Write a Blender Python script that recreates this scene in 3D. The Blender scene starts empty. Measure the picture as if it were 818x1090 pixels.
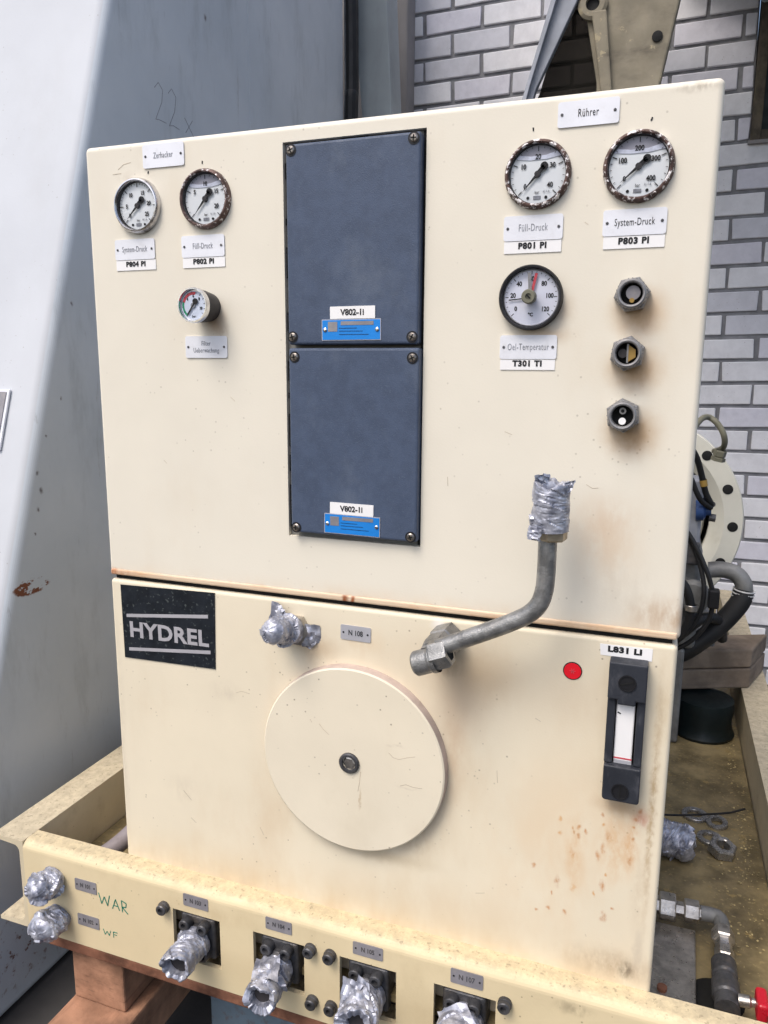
import bpy, bmesh, math, random
from mathutils import Vector, Matrix, noise
R = math.radians
scn = bpy.context.scene
col = scn.collection
# ------------------------------------------------------------------ camera, sky, sun, exposure
cam = bpy.data.cameras.new('camera'); cam_o = bpy.data.objects.new('camera', cam); col.objects.link(cam_o)
cam.sensor_fit = 'AUTO'; cam.sensor_width = 36; cam.lens = 814.87 / 1090 * 36
cam.clip_start = .02; cam.clip_end = 200
rx = Vector((0.93916812, 0.3433913, 0.00675747)); dn = Vector((0.06927139, -0.17011198, -0.98298697)); fw = Vector((-0.33639964, 0.92365812, -0.18355094))
m3 = Matrix((rx, -dn, -fw)).transposed()
cam_o.matrix_world = Matrix.Translation((0.67031, -0.79024, 0.67335)) @ m3.to_4x4()
scn.camera = cam_o
scn.view_settings.view_transform = 'Standard'; scn.view_settings.look = 'None'
scn.view_settings.exposure = 0.56; scn.view_settings.gamma = 1
SUN_EL, SUN_AZ = 56, 205          # azimuth of the light, clockwise from +Y
world = bpy.data.worlds.new('World'); scn.world = world; world.use_nodes = True
wn = world.node_tree; bg = wn.nodes['Background']
sky = wn.nodes.new('ShaderNodeTexSky'); sky.sky_type = 'NISHITA'; sky.sun_disc = False
sky.sun_elevation = R(SUN_EL); sky.sun_rotation = R(SUN_AZ); sky.dust_density = 4; sky.air_density = 1
wn.links.new(sky.outputs[0], bg.inputs[0]); bg.inputs[1].default_value = 0.15
sl = bpy.data.lights.new('sun', 'SUN'); sl.energy = 1.25; sl.angle = R(27); sl.color = (1, .975, .94)
so = bpy.data.objects.new('sun', sl); col.objects.link(so)
sd = Vector((math.sin(R(SUN_AZ)) * math.cos(R(SUN_EL)), math.cos(R(SUN_AZ)) * math.cos(R(SUN_EL)), math.sin(R(SUN_EL))))
so.rotation_euler = (-sd).to_track_quat('-Z', 'Y').to_euler()

# ------------------------------------------------------------------ materials
class NT:
    def __init__(s, name):
        s.m = bpy.data.materials.new(name); s.m.use_nodes = True; s.t = s.m.node_tree
        s.b = s.t.nodes['Principled BSDF']; s.pos = s.t.nodes.new('ShaderNodeNewGeometry').outputs['Position']
    def n(s, typ, **k):
        x = s.t.nodes.new(typ)
        for a, v in k.items(): setattr(x, a, v)
        return x
    def l(s, a, b): s.t.links.new(a, b)
    def val(s, sock, v):
        if hasattr(v, 'is_linked'): s.l(v, sock)
        else: sock.default_value = v
    def math(s, op, a, b=0.0, clamp=False):
        x = s.n('ShaderNodeMath', operation=op, use_clamp=clamp); s.val(x.inputs[0], a); s.val(x.inputs[1], b); return x.outputs[0]
    def noise(s, scale, detail=3, rough=.55, stretch=None, vec=None):
        x = s.n('ShaderNodeTexNoise'); x.inputs['Scale'].default_value = scale; x.inputs['Detail'].default_value = detail; x.inputs['Roughness'].default_value = rough
        v = vec or s.pos
        if stretch:
            mp = s.n('ShaderNodeMapping'); s.l(v, mp.inputs['Vector']); mp.inputs['Scale'].default_value = stretch; v = mp.outputs[0]
        s.l(v, x.inputs['Vector']); return x.outputs['Fac']
    def ramp(s, f, a, b, lo=0.0, hi=1.0):
        x = s.n('ShaderNodeMapRange', interpolation_type='SMOOTHSTEP'); s.val(x.inputs[0], f)
        for i, v in enumerate((a, b, lo, hi)): x.inputs[i + 1].default_value = v
        return x.outputs[0]
    def mix(s, f, a, b):
        x = s.n('ShaderNodeMix', data_type='RGBA'); s.val(x.inputs[0], f)
        for i, v in ((6, a), (7, b)):
            if isinstance(v, tuple): v = (*v, 1) if len(v) == 3 else v
            s.val(x.inputs[i], v)
        return x.outputs[2]
    def spot(s, c, r, axes=(1, 0, 1)):       # soft elliptical mask round a world point
        if not hasattr(s, 'wpos'):           # position nudged by noise, so painted patches have ragged outlines
            t1 = s.n('ShaderNodeTexNoise'); t1.inputs['Scale'].default_value = 110; t1.inputs['Detail'].default_value = 5; s.l(s.pos, t1.inputs['Vector'])
            t2 = s.n('ShaderNodeVectorMath', operation='MULTIPLY_ADD'); s.l(t1.outputs['Color'], t2.inputs[0]); t2.inputs[1].default_value = (.008, .008, .010); t2.inputs[2].default_value = (-.004, -.004, -.005)
            t3 = s.n('ShaderNodeVectorMath', operation='ADD'); s.l(s.pos, t3.inputs[0]); s.l(t2.outputs[0], t3.inputs[1]); s.wpos = t3.outputs[0]
        a = s.n('ShaderNodeVectorMath', operation='SUBTRACT'); s.l(s.wpos, a.inputs[0]); a.inputs[1].default_value = c
        b = s.n('ShaderNodeVectorMath', operation='MULTIPLY'); s.l(a.outputs[0], b.inputs[0]); b.inputs[1].default_value = tuple(x / q for x, q in zip(axes, r))
        d = s.n('ShaderNodeVectorMath', operation='LENGTH'); s.l(b.outputs[0], d.inputs[0])
        return s.ramp(d.outputs['Value'], 1, 0)
    def bump(s, f, strength, dist=.001, prev=None):
        x = s.n('ShaderNodeBump'); x.inputs['Strength'].default_value = strength; x.inputs['Distance'].default_value = dist
        s.l(f, x.inputs['Height'])
        if prev: s.l(prev, x.inputs['Normal'])
        return x.outputs[0]

def mat(name, c, rough=.5, metal=0, var=.12, vscale=14, bump=.15, bscale=260, dirt=None, speck=0, stains_shade=(), grime=0, spec=.3, fleck=None, chips=None, coat=0):
    n = NT(name); b = n.b
    f = n.noise(vscale, 4, .6)
    c2 = tuple(x * (1 - var) for x in c); c1 = tuple(min(1, x * (1 + var)) for x in c)
    base = n.mix(n.ramp(f, .3, .7), c2, c1)
    if dirt:                                  # (colour, amount, scale, stretch)
        dcol, amt, sc, st = dirt
        g = n.noise(sc, 6, .65, stretch=st)
        base = n.mix(n.math('MULTIPLY', n.ramp(g, .5, .78), amt), base, dcol)
    if speck:
        v = n.n('ShaderNodeTexVoronoi'); n.l(n.pos, v.inputs['Vector']); v.inputs['Scale'].default_value = 85
        k = n.math('MULTIPLY', n.ramp(v.outputs['Distance'], .13, .05), n.ramp(n.noise(9, 2), .44, .62))
        base = n.mix(n.math('MULTIPLY', k, speck), base, (.16, .12, .08))
    for (cx, cz, rx_, rz_, amt, scol, nz) in stains_shade:
        k = n.spot((cx, 0, cz), (rx_, 1, rz_))
        if nz: k = n.math('MULTIPLY', k, n.ramp(n.noise(nz, 4, .7, stretch=(1, 1, .45)), .3, .62))
        base = n.mix(n.math('MULTIPLY', k, amt), base, scol)
    if grime:                                 # settled dirt on upward faces
        g = n.n('ShaderNodeNewGeometry'); sx = n.n('ShaderNodeSeparateXYZ'); n.l(g.outputs['Normal'], sx.inputs[0])
        up = n.ramp(sx.outputs[2], .45, .95)
        k = n.math('MULTIPLY', up, n.ramp(n.noise(70, 6, .75), .34, .66))
        base = n.mix(n.math('MULTIPLY', k, grime), base, (.26, .215, .155))
        k = n.math('MULTIPLY', up, n.ramp(n.noise(150, 4, .7), .56, .66))
        base = n.mix(n.math('MULTIPLY', k, grime), base, (.08, .06, .045))
    if chips:                                 # (colour, threshold, scale)
        k = n.ramp(n.noise(chips[2], 6, .7), chips[1], chips[1] + .04)
        base = n.mix(k, base, chips[0])
    if fleck:
        k = n.ramp(n.noise(fleck[1], 2, .5), .62, .7)
        base = n.mix(k, base, fleck[0])
    n.l(base, b.inputs['Base Color'])
    rf = n.ramp(n.noise(vscale * 3, 4, .6), .3, .7, max(.03, rough - .09), min(1, rough + .09)); n.l(rf, b.inputs['Roughness'])
    b.inputs['Metallic'].default_value = metal; b.inputs['Specular IOR Level'].default_value = spec
    if coat: b.inputs['Coat Weight'].default_value = coat; b.inputs['Coat Roughness'].default_value = .15
    if bump: n.l(n.bump(n.noise(bscale, 3, .6), bump), b.inputs['Normal'])
    return n.m

ORANGE = (.50, .22, .07); BROWN = (.40, .25, .13); DBROWN = (.16, .09, .05); GREYM = (.45, .38, .30)
upper_stain_shade = [(.6400, .727, .036, .034, .8, (.55, .33, .15), 0), (.6395, .674, .036, .032, .85, (.48, .29, .13), 0), (.640, .612, .038, .034, .85, (.44, .26, .11), 0),  # brown stain and soft cast shade painted lower right of each gland
            (.642, .725, .018, .016, .5, BROWN, 90), (.641, .673, .018, .018, .5, BROWN, 90), (.642, .61, .02, .02, .6, BROWN, 90),
            (.172, .727, .022, .03, .75, (.46, .29, .15), 0), (.182, .716, .012, .014, .5, BROWN, 90), (.548, .708, .04, .014, .55, (.48, .30, .15), 0), (.566, .732, .02, .022, .4, (.5, .34, .2), 0),  # stain plus soft shade painted lower right of the filter and temperature gauges
            (.62, .52, .05, .045, .35, (.55, .33, .17), 40), (.625, .49, .05, .05, .3, (.6, .38, .2), 30),
            (.35, .405, .9, .014, .8, (.62, .33, .16), 26), (.36, .405, .9, .03, .35, (.66, .44, .24), 9), (.0, .408, .05, .012, .9, ORANGE, 60), (.335, .407, .006, .010, 1, (.30, .09, .03), 70), (.345, .407, .004, .009, 1, (.30, .09, .03), 0),
            (.68, .43, .05, .03, .6, (.44, .27, .14), 50), (.695, .43, .02, .02, .5, BROWN, 60), (.112, .408, .07, .008, .6, ORANGE, 50),
            (.64, .456, .05, .05, .25, GREYM, 40), (.0905, .905, .03, .03, .25, GREYM, 60), (.06, .89, .025, .012, .3, GREYM, 90),
            (.68, .923, .03, .008, .6, (.30, .25, .18), 130), (.60, .905, .012, .01, .2, GREYM, 90)]
spots = [(.592, .187), (.593, .17), (.606, .179), (.613, .181), (.613, .171), (.62, .177), (.607, .148), (.565, .123), (.61, .106), (.571, .067), (.584, .074), (.602, .073), (.632, .104), (.641, .116), (.644, .079), (.653, .091), (.644, .176), (.639, .162), (.634, .151), (.668, .153), (.671, .203), (.669, .193), (.675, .214), (.637, .2), (.592, .11), (.587, .093), (.607, .174), (.639, .189), (.644, .131), (.669, .179)]
random.seed(5)
tank_stain_shade = []
for i, (x, z) in enumerate(spots):
    big = i in (6, 8, 16, 17, 18, 19, 24, 13, 14)
    tank_stain_shade.append((x, z, random.uniform(.0028, .004) * (1.25 if big else .8), random.uniform(.004, .006) * (1.9 if big else .8), .8, random.choice([(.46, .15, .015), (.40, .12, .01), (.58, .25, .03)]), 260 if big else 0))
tank_stain_shade += [(.675, .205, .014, .016, .7, (.45, .1, .05), 120), (.60, .14, .15, .19, .55, (.70, .52, .33), 11), (.652, .17, .026, .07, .45, (.62, .32, .10), 75), (.61, .15, .016, .07, .4, (.62, .34, .12), 75), (.668, .17, .012, .05, .6, (.60, .30, .1), 90), (.45, .33, .25, .07, .35, (.62, .48, .33), 8), (.62, .33, .09, .05, .35, (.62, .5, .36), 14),
            (.35, -.010, .9, .085, .7, (.60, .45, .27), 9), (.15, -.0, .3, .03, .3, (.45, .36, .26), 30), (.66, .02, .09, .03, .6, (.40, .29, .18), 50), (.672, .02, .012, .016, .8, (.12, .09, .06), 110),  # wide tan band paints warm shading along the tank bottom
            (.686, .22, .006, .19, .8, (.42, .29, .15), 150), (.688, .33, .012, .08, .5, (.55, .42, .25), 60), (.68, .12, .014, .09, .35, (.5, .38, .25), 50),
            (.449, .393, .014, .010, .7, (.8, .77, .73), 0), (.49, .34, .075, .05, .65, (.46, .33, .20), 0), (.475, .30, .05, .06, .45, (.60, .42, .26), 0), (.46, .345, .03, .02, .6, (.30, .21, .13), 60),  # brown stain and soft shade painted under the elbow
            (.30, .345, .04, .022, .55, (.5, .36, .22), 0), (.292, .338, .03, .03, .4, (.5, .38, .24), 40), (.355, .36, .05, .03, .35, (.62, .43, .24), 30),  # stain and soft shade painted lower right of the taped stub
            (.655, .215, .04, .018, .7, (.46, .30, .16), 0), (.43, .12, .04, .045, .5, (.50, .37, .22), 30), (.47, .25, .02, .09, .5, (.55, .38, .24), 30), (.38, .09, .1, .014, .45, (.44, .34, .2), 0),  # shade painted below the level gauge and lower right of the round cover
            (.17, .27, .03, .02, .3, GREYM, 70), (.1, .12, .035, .03, .2, GREYM, 90), (.45, .05, .2, .05, .25, (.62, .47, .3), 25),
            (.683, .045, .01, .05, .4, GREYM, 70), (.005, .2, .01, .25, .3, GREYM, 60)]
M = {}
M['cream'] = mat('upper_cream_paint', (.735, .685, .575), .5, var=.025, vscale=6, bump=.12, bscale=420, dirt=((.60, .47, .31), .26, 5, (1, 1, .5)), speck=.35, stains_shade=upper_stain_shade)
M['lip'] = mat('lip_paint', (.66, .51, .36), .5, var=.05, vscale=9, bump=.2, dirt=((.55, .26, .10), 1.0, 16, (.5, 1, 3)), chips=((.28, .10, .04), .66, 60),
               stains_shade=[(.005, .41, .05, .02, .9, (.40, .14, .05), 60), (.335, .41, .006, .02, 1, (.25, .07, .02), 0), (.345, .41, .004, .02, 1, (.30, .09, .03), 0), (.62, .41, .1, .02, .5, (.6, .36, .18), 30)])
M['tank'] = mat('tank_cream_paint', (.735, .655, .50), .55, var=.03, vscale=6, bump=.15, bscale=420, dirt=((.58, .42, .25), .38, 7, (1, 1, .4)), speck=.6, stains_shade=tank_stain_shade)
M['cover'] = mat('cover_paint', (.735, .660, .515), .52, var=.03, vscale=7, bump=.12, bscale=400, dirt=((.42, .33, .2), .14, 9, (1, 1, .5)), speck=.7,
                 stains_shade=[(.36, .168, .0022, .02, .6, (.45, .33, .2), 0), (.405, .245, .018, .003, .35, GREYM, 80), (.42, .195, .02, .003, .4, GREYM, 90), (.44, .13, .03, .04, .3, (.52, .4, .26), 30)])
M['frame'] = mat('frame_yellow_paint', (.65, .54, .34), .55, var=.04, vscale=8, bump=.15, bscale=300, dirt=((.38, .28, .15), .25, 14, (1, 1, .6)), speck=.6, grime=.42,
                 stains_shade=[(.62, -.02, .03, .012, .6, (.25, .2, .13), 90), (.15, -.03, .1, .02, .3, (.4, .28, .14), 40), (-.14, -.13, .02, .02, .8, (.25, .12, .05), 60)])
M['rail'] = mat('rail_paint', (.58, .50, .35), .6, var=.08, vscale=9, bump=.25, bscale=250, dirt=((.28, .21, .12), .35, 20, None), speck=.5, grime=.45)
M['pan'] = mat('oily_floor', (.21, .165, .085), .38, var=.45, vscale=16, bump=.8, bscale=110, dirt=((.055, .042, .025), .8, 13, None), fleck=((.30, .235, .115), 150), chips=((.27, .20, .085), .60, 34), spec=.5)
M['flake'] = mat('paint_flakes', (.42, .34, .17), .6, var=.2, bump=0)
M['lid'] = mat('blue_hammer_paint', (.062, .084, .134), .45, var=.10, vscale=60, bump=.3, bscale=800, dirt=((.13, .155, .20), .6, 16, (1, 1, .7)), fleck=((.075, .10, .15), 420))
M['scuff'] = mat('faint_scuff', (.50, .43, .33), .6, var=.2, bump=0)
M['scratch'] = mat('scratched_primer', (.46, .38, .29), .6, var=.2, bump=0)
M['rim'] = mat('dark_cover_rim', (.46, .37, .32), .6, var=.15, vscale=30, dirt=((.3, .22, .17), .5, 40, None))  # cover edge, darker and browner than the cover face
M['liner'] = mat('grey_liner', (.20, .20, .19), .6)
M['black'] = mat('black_plastic', (.012, .012, .014), .5, bump=.1)
M['void'] = mat('dark_inside', (.01, .01, .01), .8, bump=0)
M['gaugebody'] = mat('dark_gauge_body', (.035, .032, .034), .5, bump=.1)
M['levelbody'] = mat('level_gauge_plastic', (.026, .029, .037), .5, var=.2, bump=.3, bscale=500, dirt=((.2, .2, .22), .35, 60, (1, 1, .4)))
M['chrome'] = mat('worn_chrome', (.72, .72, .74), .2, 1, bump=.12, bscale=120, dirt=((.12, .09, .07), .5, 60, None))
M['darkchrome'] = mat('stained_chrome', (.62, .61, .62), .22, 1, bump=.2, bscale=120, dirt=((.05, .04, .035), .95, 26, None))
M['rustchrome'] = mat('rusty_chrome', (.085, .050, .042), .5, .3, var=.6, vscale=90, bump=.9, bscale=350, chips=((.80, .77, .76), .53, 150), dirt=((.03, .02, .018), .7, 120, None))
M['rustchrome2'] = mat('browned_chrome', (.13, .085, .075), .4, .5, var=.5, vscale=90, bump=.7, bscale=350, chips=((.72, .68, .67), .57, 170))
M['steel'] = mat('zinc_steel', (.50, .47, .43), .34, .9, var=.25, vscale=50, bump=.3, bscale=300, dirt=((.10, .09, .08), .5, 60, None))
M['gland'] = mat('grey_gland_plastic', (.25, .245, .245), .38, .35, var=.12, vscale=60, bump=.2, dirt=((.1, .1, .1), .5, 90, None))
M['pipe'] = mat('phosphated_pipe', (.25, .25, .245), .36, .6, var=.3, vscale=60, bump=.5, bscale=600, dirt=((.48, .46, .42), .6, 70, (1, 1, .4)))
M['zinc'] = mat('bright_zinc', (.36, .355, .35), .30, .8, var=.15, vscale=60, bump=0)
M['clamp'] = mat('bright_clamp', (.80, .80, .80), .3, .3, var=.05, bump=0)
M['screw'] = mat('dark_screw', (.28, .25, .22), .35, .9, var=.3, vscale=200)
M['brass'] = mat('dull_brass', (.34, .29, .21), .4, .7, var=.25, vscale=60)
M['darksteel'] = mat('black_oxide_steel', (.075, .075, .08), .42, .45, var=.3, vscale=60, bump=.5, bscale=260, dirt=((.17, .14, .11), .6, 50, None))
M['plate'] = mat('aluminium_label', (.74, .75, .79), .42, .1, var=.05, bump=.1, dirt=((.4, .38, .35), .25, 60, None))
M['dullplate'] = mat('dull_grey_label', (.245, .235, .25), .5, .2, var=.12, vscale=50, bump=.1, dirt=((.4, .36, .3), .4, 60, None))
M['midplate'] = mat('grey_label', (.44, .44, .47), .45, .2, var=.06, bump=.1)
M['white'] = mat('white_tape_label', (.82, .81, .80), .5, var=.03, bump=0)
M['dial'] = mat('dial_face', (.80, .83, .85), .5, var=.02, bump=0)
M['dialblue'] = mat('bluish_dial', (.66, .72, .84), .5, var=.03, bump=0)
M['diallilac'] = mat('lilac_dial', (.72, .74, .84), .5, var=.03, bump=0)
M['dialdark'] = mat('dial_air_gap', (.30, .30, .35), .5, var=.05, bump=0)
M['fluid'] = mat('glycerine_line', (.60, .63, .74), .3, var=.12, vscale=160, bump=0)
M['ink'] = mat('black_ink', (.015, .015, .017), .6, bump=0, var=0)
M['softink'] = mat('worn_engraving', (.24, .25, .28), .6, bump=0, var=.3, vscale=200)
M['greenink'] = mat('green_marker', (.02, .19, .13), .6, bump=0, var=.2)
M['red'] = mat('red_sticker', (.75, .012, .025), .4, var=.05, bump=0)
M['redink'] = mat('red_ink', (.55, .07, .09), .5, var=.1, bump=0)
M['greenpaint'] = mat('green_dial_paint', (.02, .28, .14), .5, bump=0)
M['yellow'] = mat('yellow_insert', (.30, .19, .05), .5, bump=0)
M['redhandle'] = mat('red_lever', (.52, .015, .03), .35, var=.1)
M['blueplate'] = mat('blue_type_plate', (.015, .22, .66), .4, .1, var=.05, bump=.1)
M['logoplate'] = mat('black_logo_plate', (.012, .015, .02), .4, var=.3, vscale=40, bump=.1, fleck=((.06, .07, .07), 240))
M['logoink'] = mat('silver_lettering', (.38, .37, .39), .5, var=.06, bump=0)
M['wood'] = mat('red_stained_timber', (.31, .165, .10), .85, var=.4, vscale=14, bump=1, bscale=110, dirt=((.085, .045, .03), .85, 30, (1, .12, 4)))
M['greywood'] = mat('weathered_timber', (.20, .155, .115), .85, var=.3, vscale=14, bump=.8, bscale=80, dirt=((.07, .06, .05), .6, 16, (.15, 1, 3)))
M['rust'] = mat('rusty_steel', (.17, .075, .045), .75, .1, var=.45, vscale=25, bump=.7, bscale=120, dirt=((.32, .15, .09), .6, 30, None))
M['bluesteel'] = mat('blue_grey_beam', (.13, .175, .215), .6, .1, var=.15, vscale=10, bump=.3, dirt=((.12, .05, .025), .9, 60, None))
M['ground'] = mat('dark_concrete', (.055, .052, .05), .9, var=.3, vscale=4, bump=.8, bscale=40)
M['brickA'] = mat('white_brick', (.76, .755, .775), .75, var=.05, vscale=30, bump=.35, bscale=120, dirt=((.38, .37, .40), .4, 5, (1, 1, .6)), chips=((.30, .29, .31), .69, 90), speck=.6)
M['brickB'] = mat('white_brick_grey', (.62, .62, .665), .75, var=.05, vscale=30, bump=.35, bscale=120, dirt=((.36, .36, .38), .45, 5, (1, 1, .6)), chips=((.30, .29, .31), .68, 80), speck=.6)
M['brickC'] = mat('white_brick_lilac', (.67, .66, .72), .75, var=.05, vscale=30, bump=.35, bscale=120, dirt=((.34, .33, .4), .35, 14, None))
M['mortar'] = mat('dark_mortar', (.23, .23, .24), .95, var=.2, vscale=20, bump=.6, bscale=160)
M['ivory'] = mat('ivory_motor_paint', (.56, .55, .48), .5, var=.05, vscale=9, dirt=((.33, .3, .22), .3, 14, None))
M['cast'] = mat('grey_cast', (.20, .20, .195), .55, .3, var=.25, vscale=22, bump=.6)
M['rubber'] = mat('black_rubber', (.018, .018, .019), .5, bump=.2)
M['hose'] = mat('mauve_grey_hose', (.23, .20, .205), .5, var=.12, bump=.2, dirt=((.11, .09, .08), .5, 40, None))
M['olive'] = mat('olive_hose', (.15, .145, .105), .5, var=.2)
M['bluecap'] = mat('blue_cap', (.03, .07, .2), .4)
M['darkgreen'] = mat('dark_green_paint', (.006, .011, .012), .45, var=.3)
M['khaki'] = mat('khaki_dirty_plate', (.21, .185, .135), .7, var=.25, vscale=9, bump=.7, bscale=60, dirt=((.06, .05, .04), .85, 12, (.6, 1, 1.5)), chips=((.34, .29, .19), .60, 16))
M['strut'] = mat('blue_grey_strut', (.27, .285, .32), .5, .2, var=.15, vscale=12, dirt=((.5, .5, .55), .4, 12, None))
M['post'] = mat('post_grey_paint', (.30, .335, .35), .55, var=.08, vscale=6, dirt=((.13, .13, .12), .4, 12, (1, 1, .3)))
M['taupe'] = mat('taupe_post', (.25, .235, .23), .6, var=.08, vscale=5, dirt=((.14, .13, .12), .4, 8, (1, 1, .2)))
M['window'] = mat('dark_window_wood', (.075, .06, .045), .7, var=.4, vscale=20, dirt=((.16, .14, .08), .6, 14, (1, 1, .4)))
# big blue grey vessel
n = NT('vessel_paint')
base = n.mix(n.ramp(n.noise(3.2, 5, .6), .3, .7), (.49, .535, .58), (.57, .61, .65))
base = n.mix(n.math('MULTIPLY', n.ramp(n.noise(12, 6, .7, stretch=(1, 1, .3)), .5, .75), .45), base, (.30, .33, .35))
base = n.mix(n.math('MULTIPLY', n.ramp(n.noise(55, 5, .75, stretch=(1, 1, .12)), .62, .72), .35), base, (.20, .19, .18))
k = n.spot((0, .165, .314), (1, .055, .020), axes=(0, 1, 1)); k = n.math('MULTIPLY', k, n.ramp(n.noise(38, 5, .7, stretch=(1, .5, 1)), .42, .52)); base = n.mix(n.ramp(k, .12, .3), base, (.16, .05, .02))
for (y, z, r) in ((.20, .47, .008), (.195, .50, .006), (.19, .44, .006), (.22, .56, .004), (.26, .62, .004), (.75, 1.4, .01), (.3, .78, .006), (.18, .40, .004)):
    k = n.spot((0, y, z), (1, r * .8, r), axes=(0, 1, 1)); base = n.mix(n.math('MULTIPLY', k, .9), base, (.08, .06, .06))
k = n.spot((0, .1, -.3), (1, .20, .12), axes=(0, 1, 1)); k = n.math('MULTIPLY', k, n.ramp(n.noise(60, 5, .7), .56, .64)); base = n.mix(k, base, (.15, .055, .025))
n.l(base, n.b.inputs['Base Color']); n.l(n.ramp(n.noise(9, 3), .3, .7, .5, .7), n.b.inputs['Roughness'])
n.l(n.bump(n.noise(2.5, 2, .4), .12, .008, n.bump(n.noise(150, 3), .12)), n.b.inputs['Normal']); M['vessel'] = n.m
M['vesselfront'] = mat('lit_vessel_front', (.51, .53, .56), .7, var=.05, vscale=3, bump=.15, bscale=150, dirt=((.42, .42, .42), .2, 9, (1, 1, .3)), speck=.5, spec=.1)  # own copy of the vessel paint; the front's brighter light is set into it
# duct tape
n = NT('silver_duct_tape')
base = n.mix(n.ramp(n.noise(70, 4, .6), .35, .65), (.20, .21, .26), (.50, .51, .57))
n.l(base, n.b.inputs['Base Color']); n.b.inputs['Metallic'].default_value = .45
n.l(n.ramp(n.noise(55, 3), .3, .7, 0.30, .48), n.b.inputs['Roughness'])
w = n.n('ShaderNodeTexNoise', noise_type='RIDGED_MULTIFRACTAL'); w.inputs['Scale'].default_value = 48; w.inputs['Detail'].default_value = 3
mp = n.n('ShaderNodeMapping'); n.l(n.pos, mp.inputs['Vector']); mp.inputs['Scale'].default_value = (1, .7, 1.8); mp.inputs['Rotation'].default_value = (.3, .5, 0); n.l(mp.outputs[0], w.inputs['Vector'])
n.l(n.bump(w.outputs['Fac'], .22, .002), n.b.inputs['Normal']); M['tape'] = n.m
# thin clear glass
n = NT('gauge_glass'); gl = n.n('ShaderNodeBsdfGlossy'); gl.inputs['Roughness'].default_value = .04
tr = n.n('ShaderNodeBsdfTransparent'); fr = n.n('ShaderNodeLayerWeight'); fr.inputs['Blend'].default_value = .12
mx = n.n('ShaderNodeMixShader'); n.l(fr.outputs[0], mx.inputs[0]); n.l(tr.outputs[0], mx.inputs[1]); n.l(gl.outputs[0], mx.inputs[2])
n.l(mx.outputs[0], n.t.nodes['Material Output'].inputs['Surface']); M['glass'] = n.m

n = NT('shade_panel'); tr = n.n('ShaderNodeBsdfTransparent'); tr.inputs[0].default_value = (.16, .15, .14, 1); gl = n.n('ShaderNodeBsdfDiffuse'); gl.inputs[0].default_value = (.10, .095, .08, 1)
mx = n.n('ShaderNodeMixShader'); mx.inputs[0].default_value = .10; n.l(tr.outputs[0], mx.inputs[1]); n.l(gl.outputs[0], mx.inputs[2]); n.l(mx.outputs[0], n.t.nodes['Material Output'].inputs['Surface']); M['shade_sheet'] = n.m  # dark tint stands for the shade on the bricks behind

# ------------------------------------------------------------------ geometry helpers
def clean(o):
    me = o.data; return me
def axes_for(d):
    d = Vector(d).normalized(); u = Vector((1, 0, 0)) if abs(d.x) < .8 else Vector((0, 0, 1))
    a = (u - d * u.dot(d)).normalized(); return a, d.cross(a), d

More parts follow.
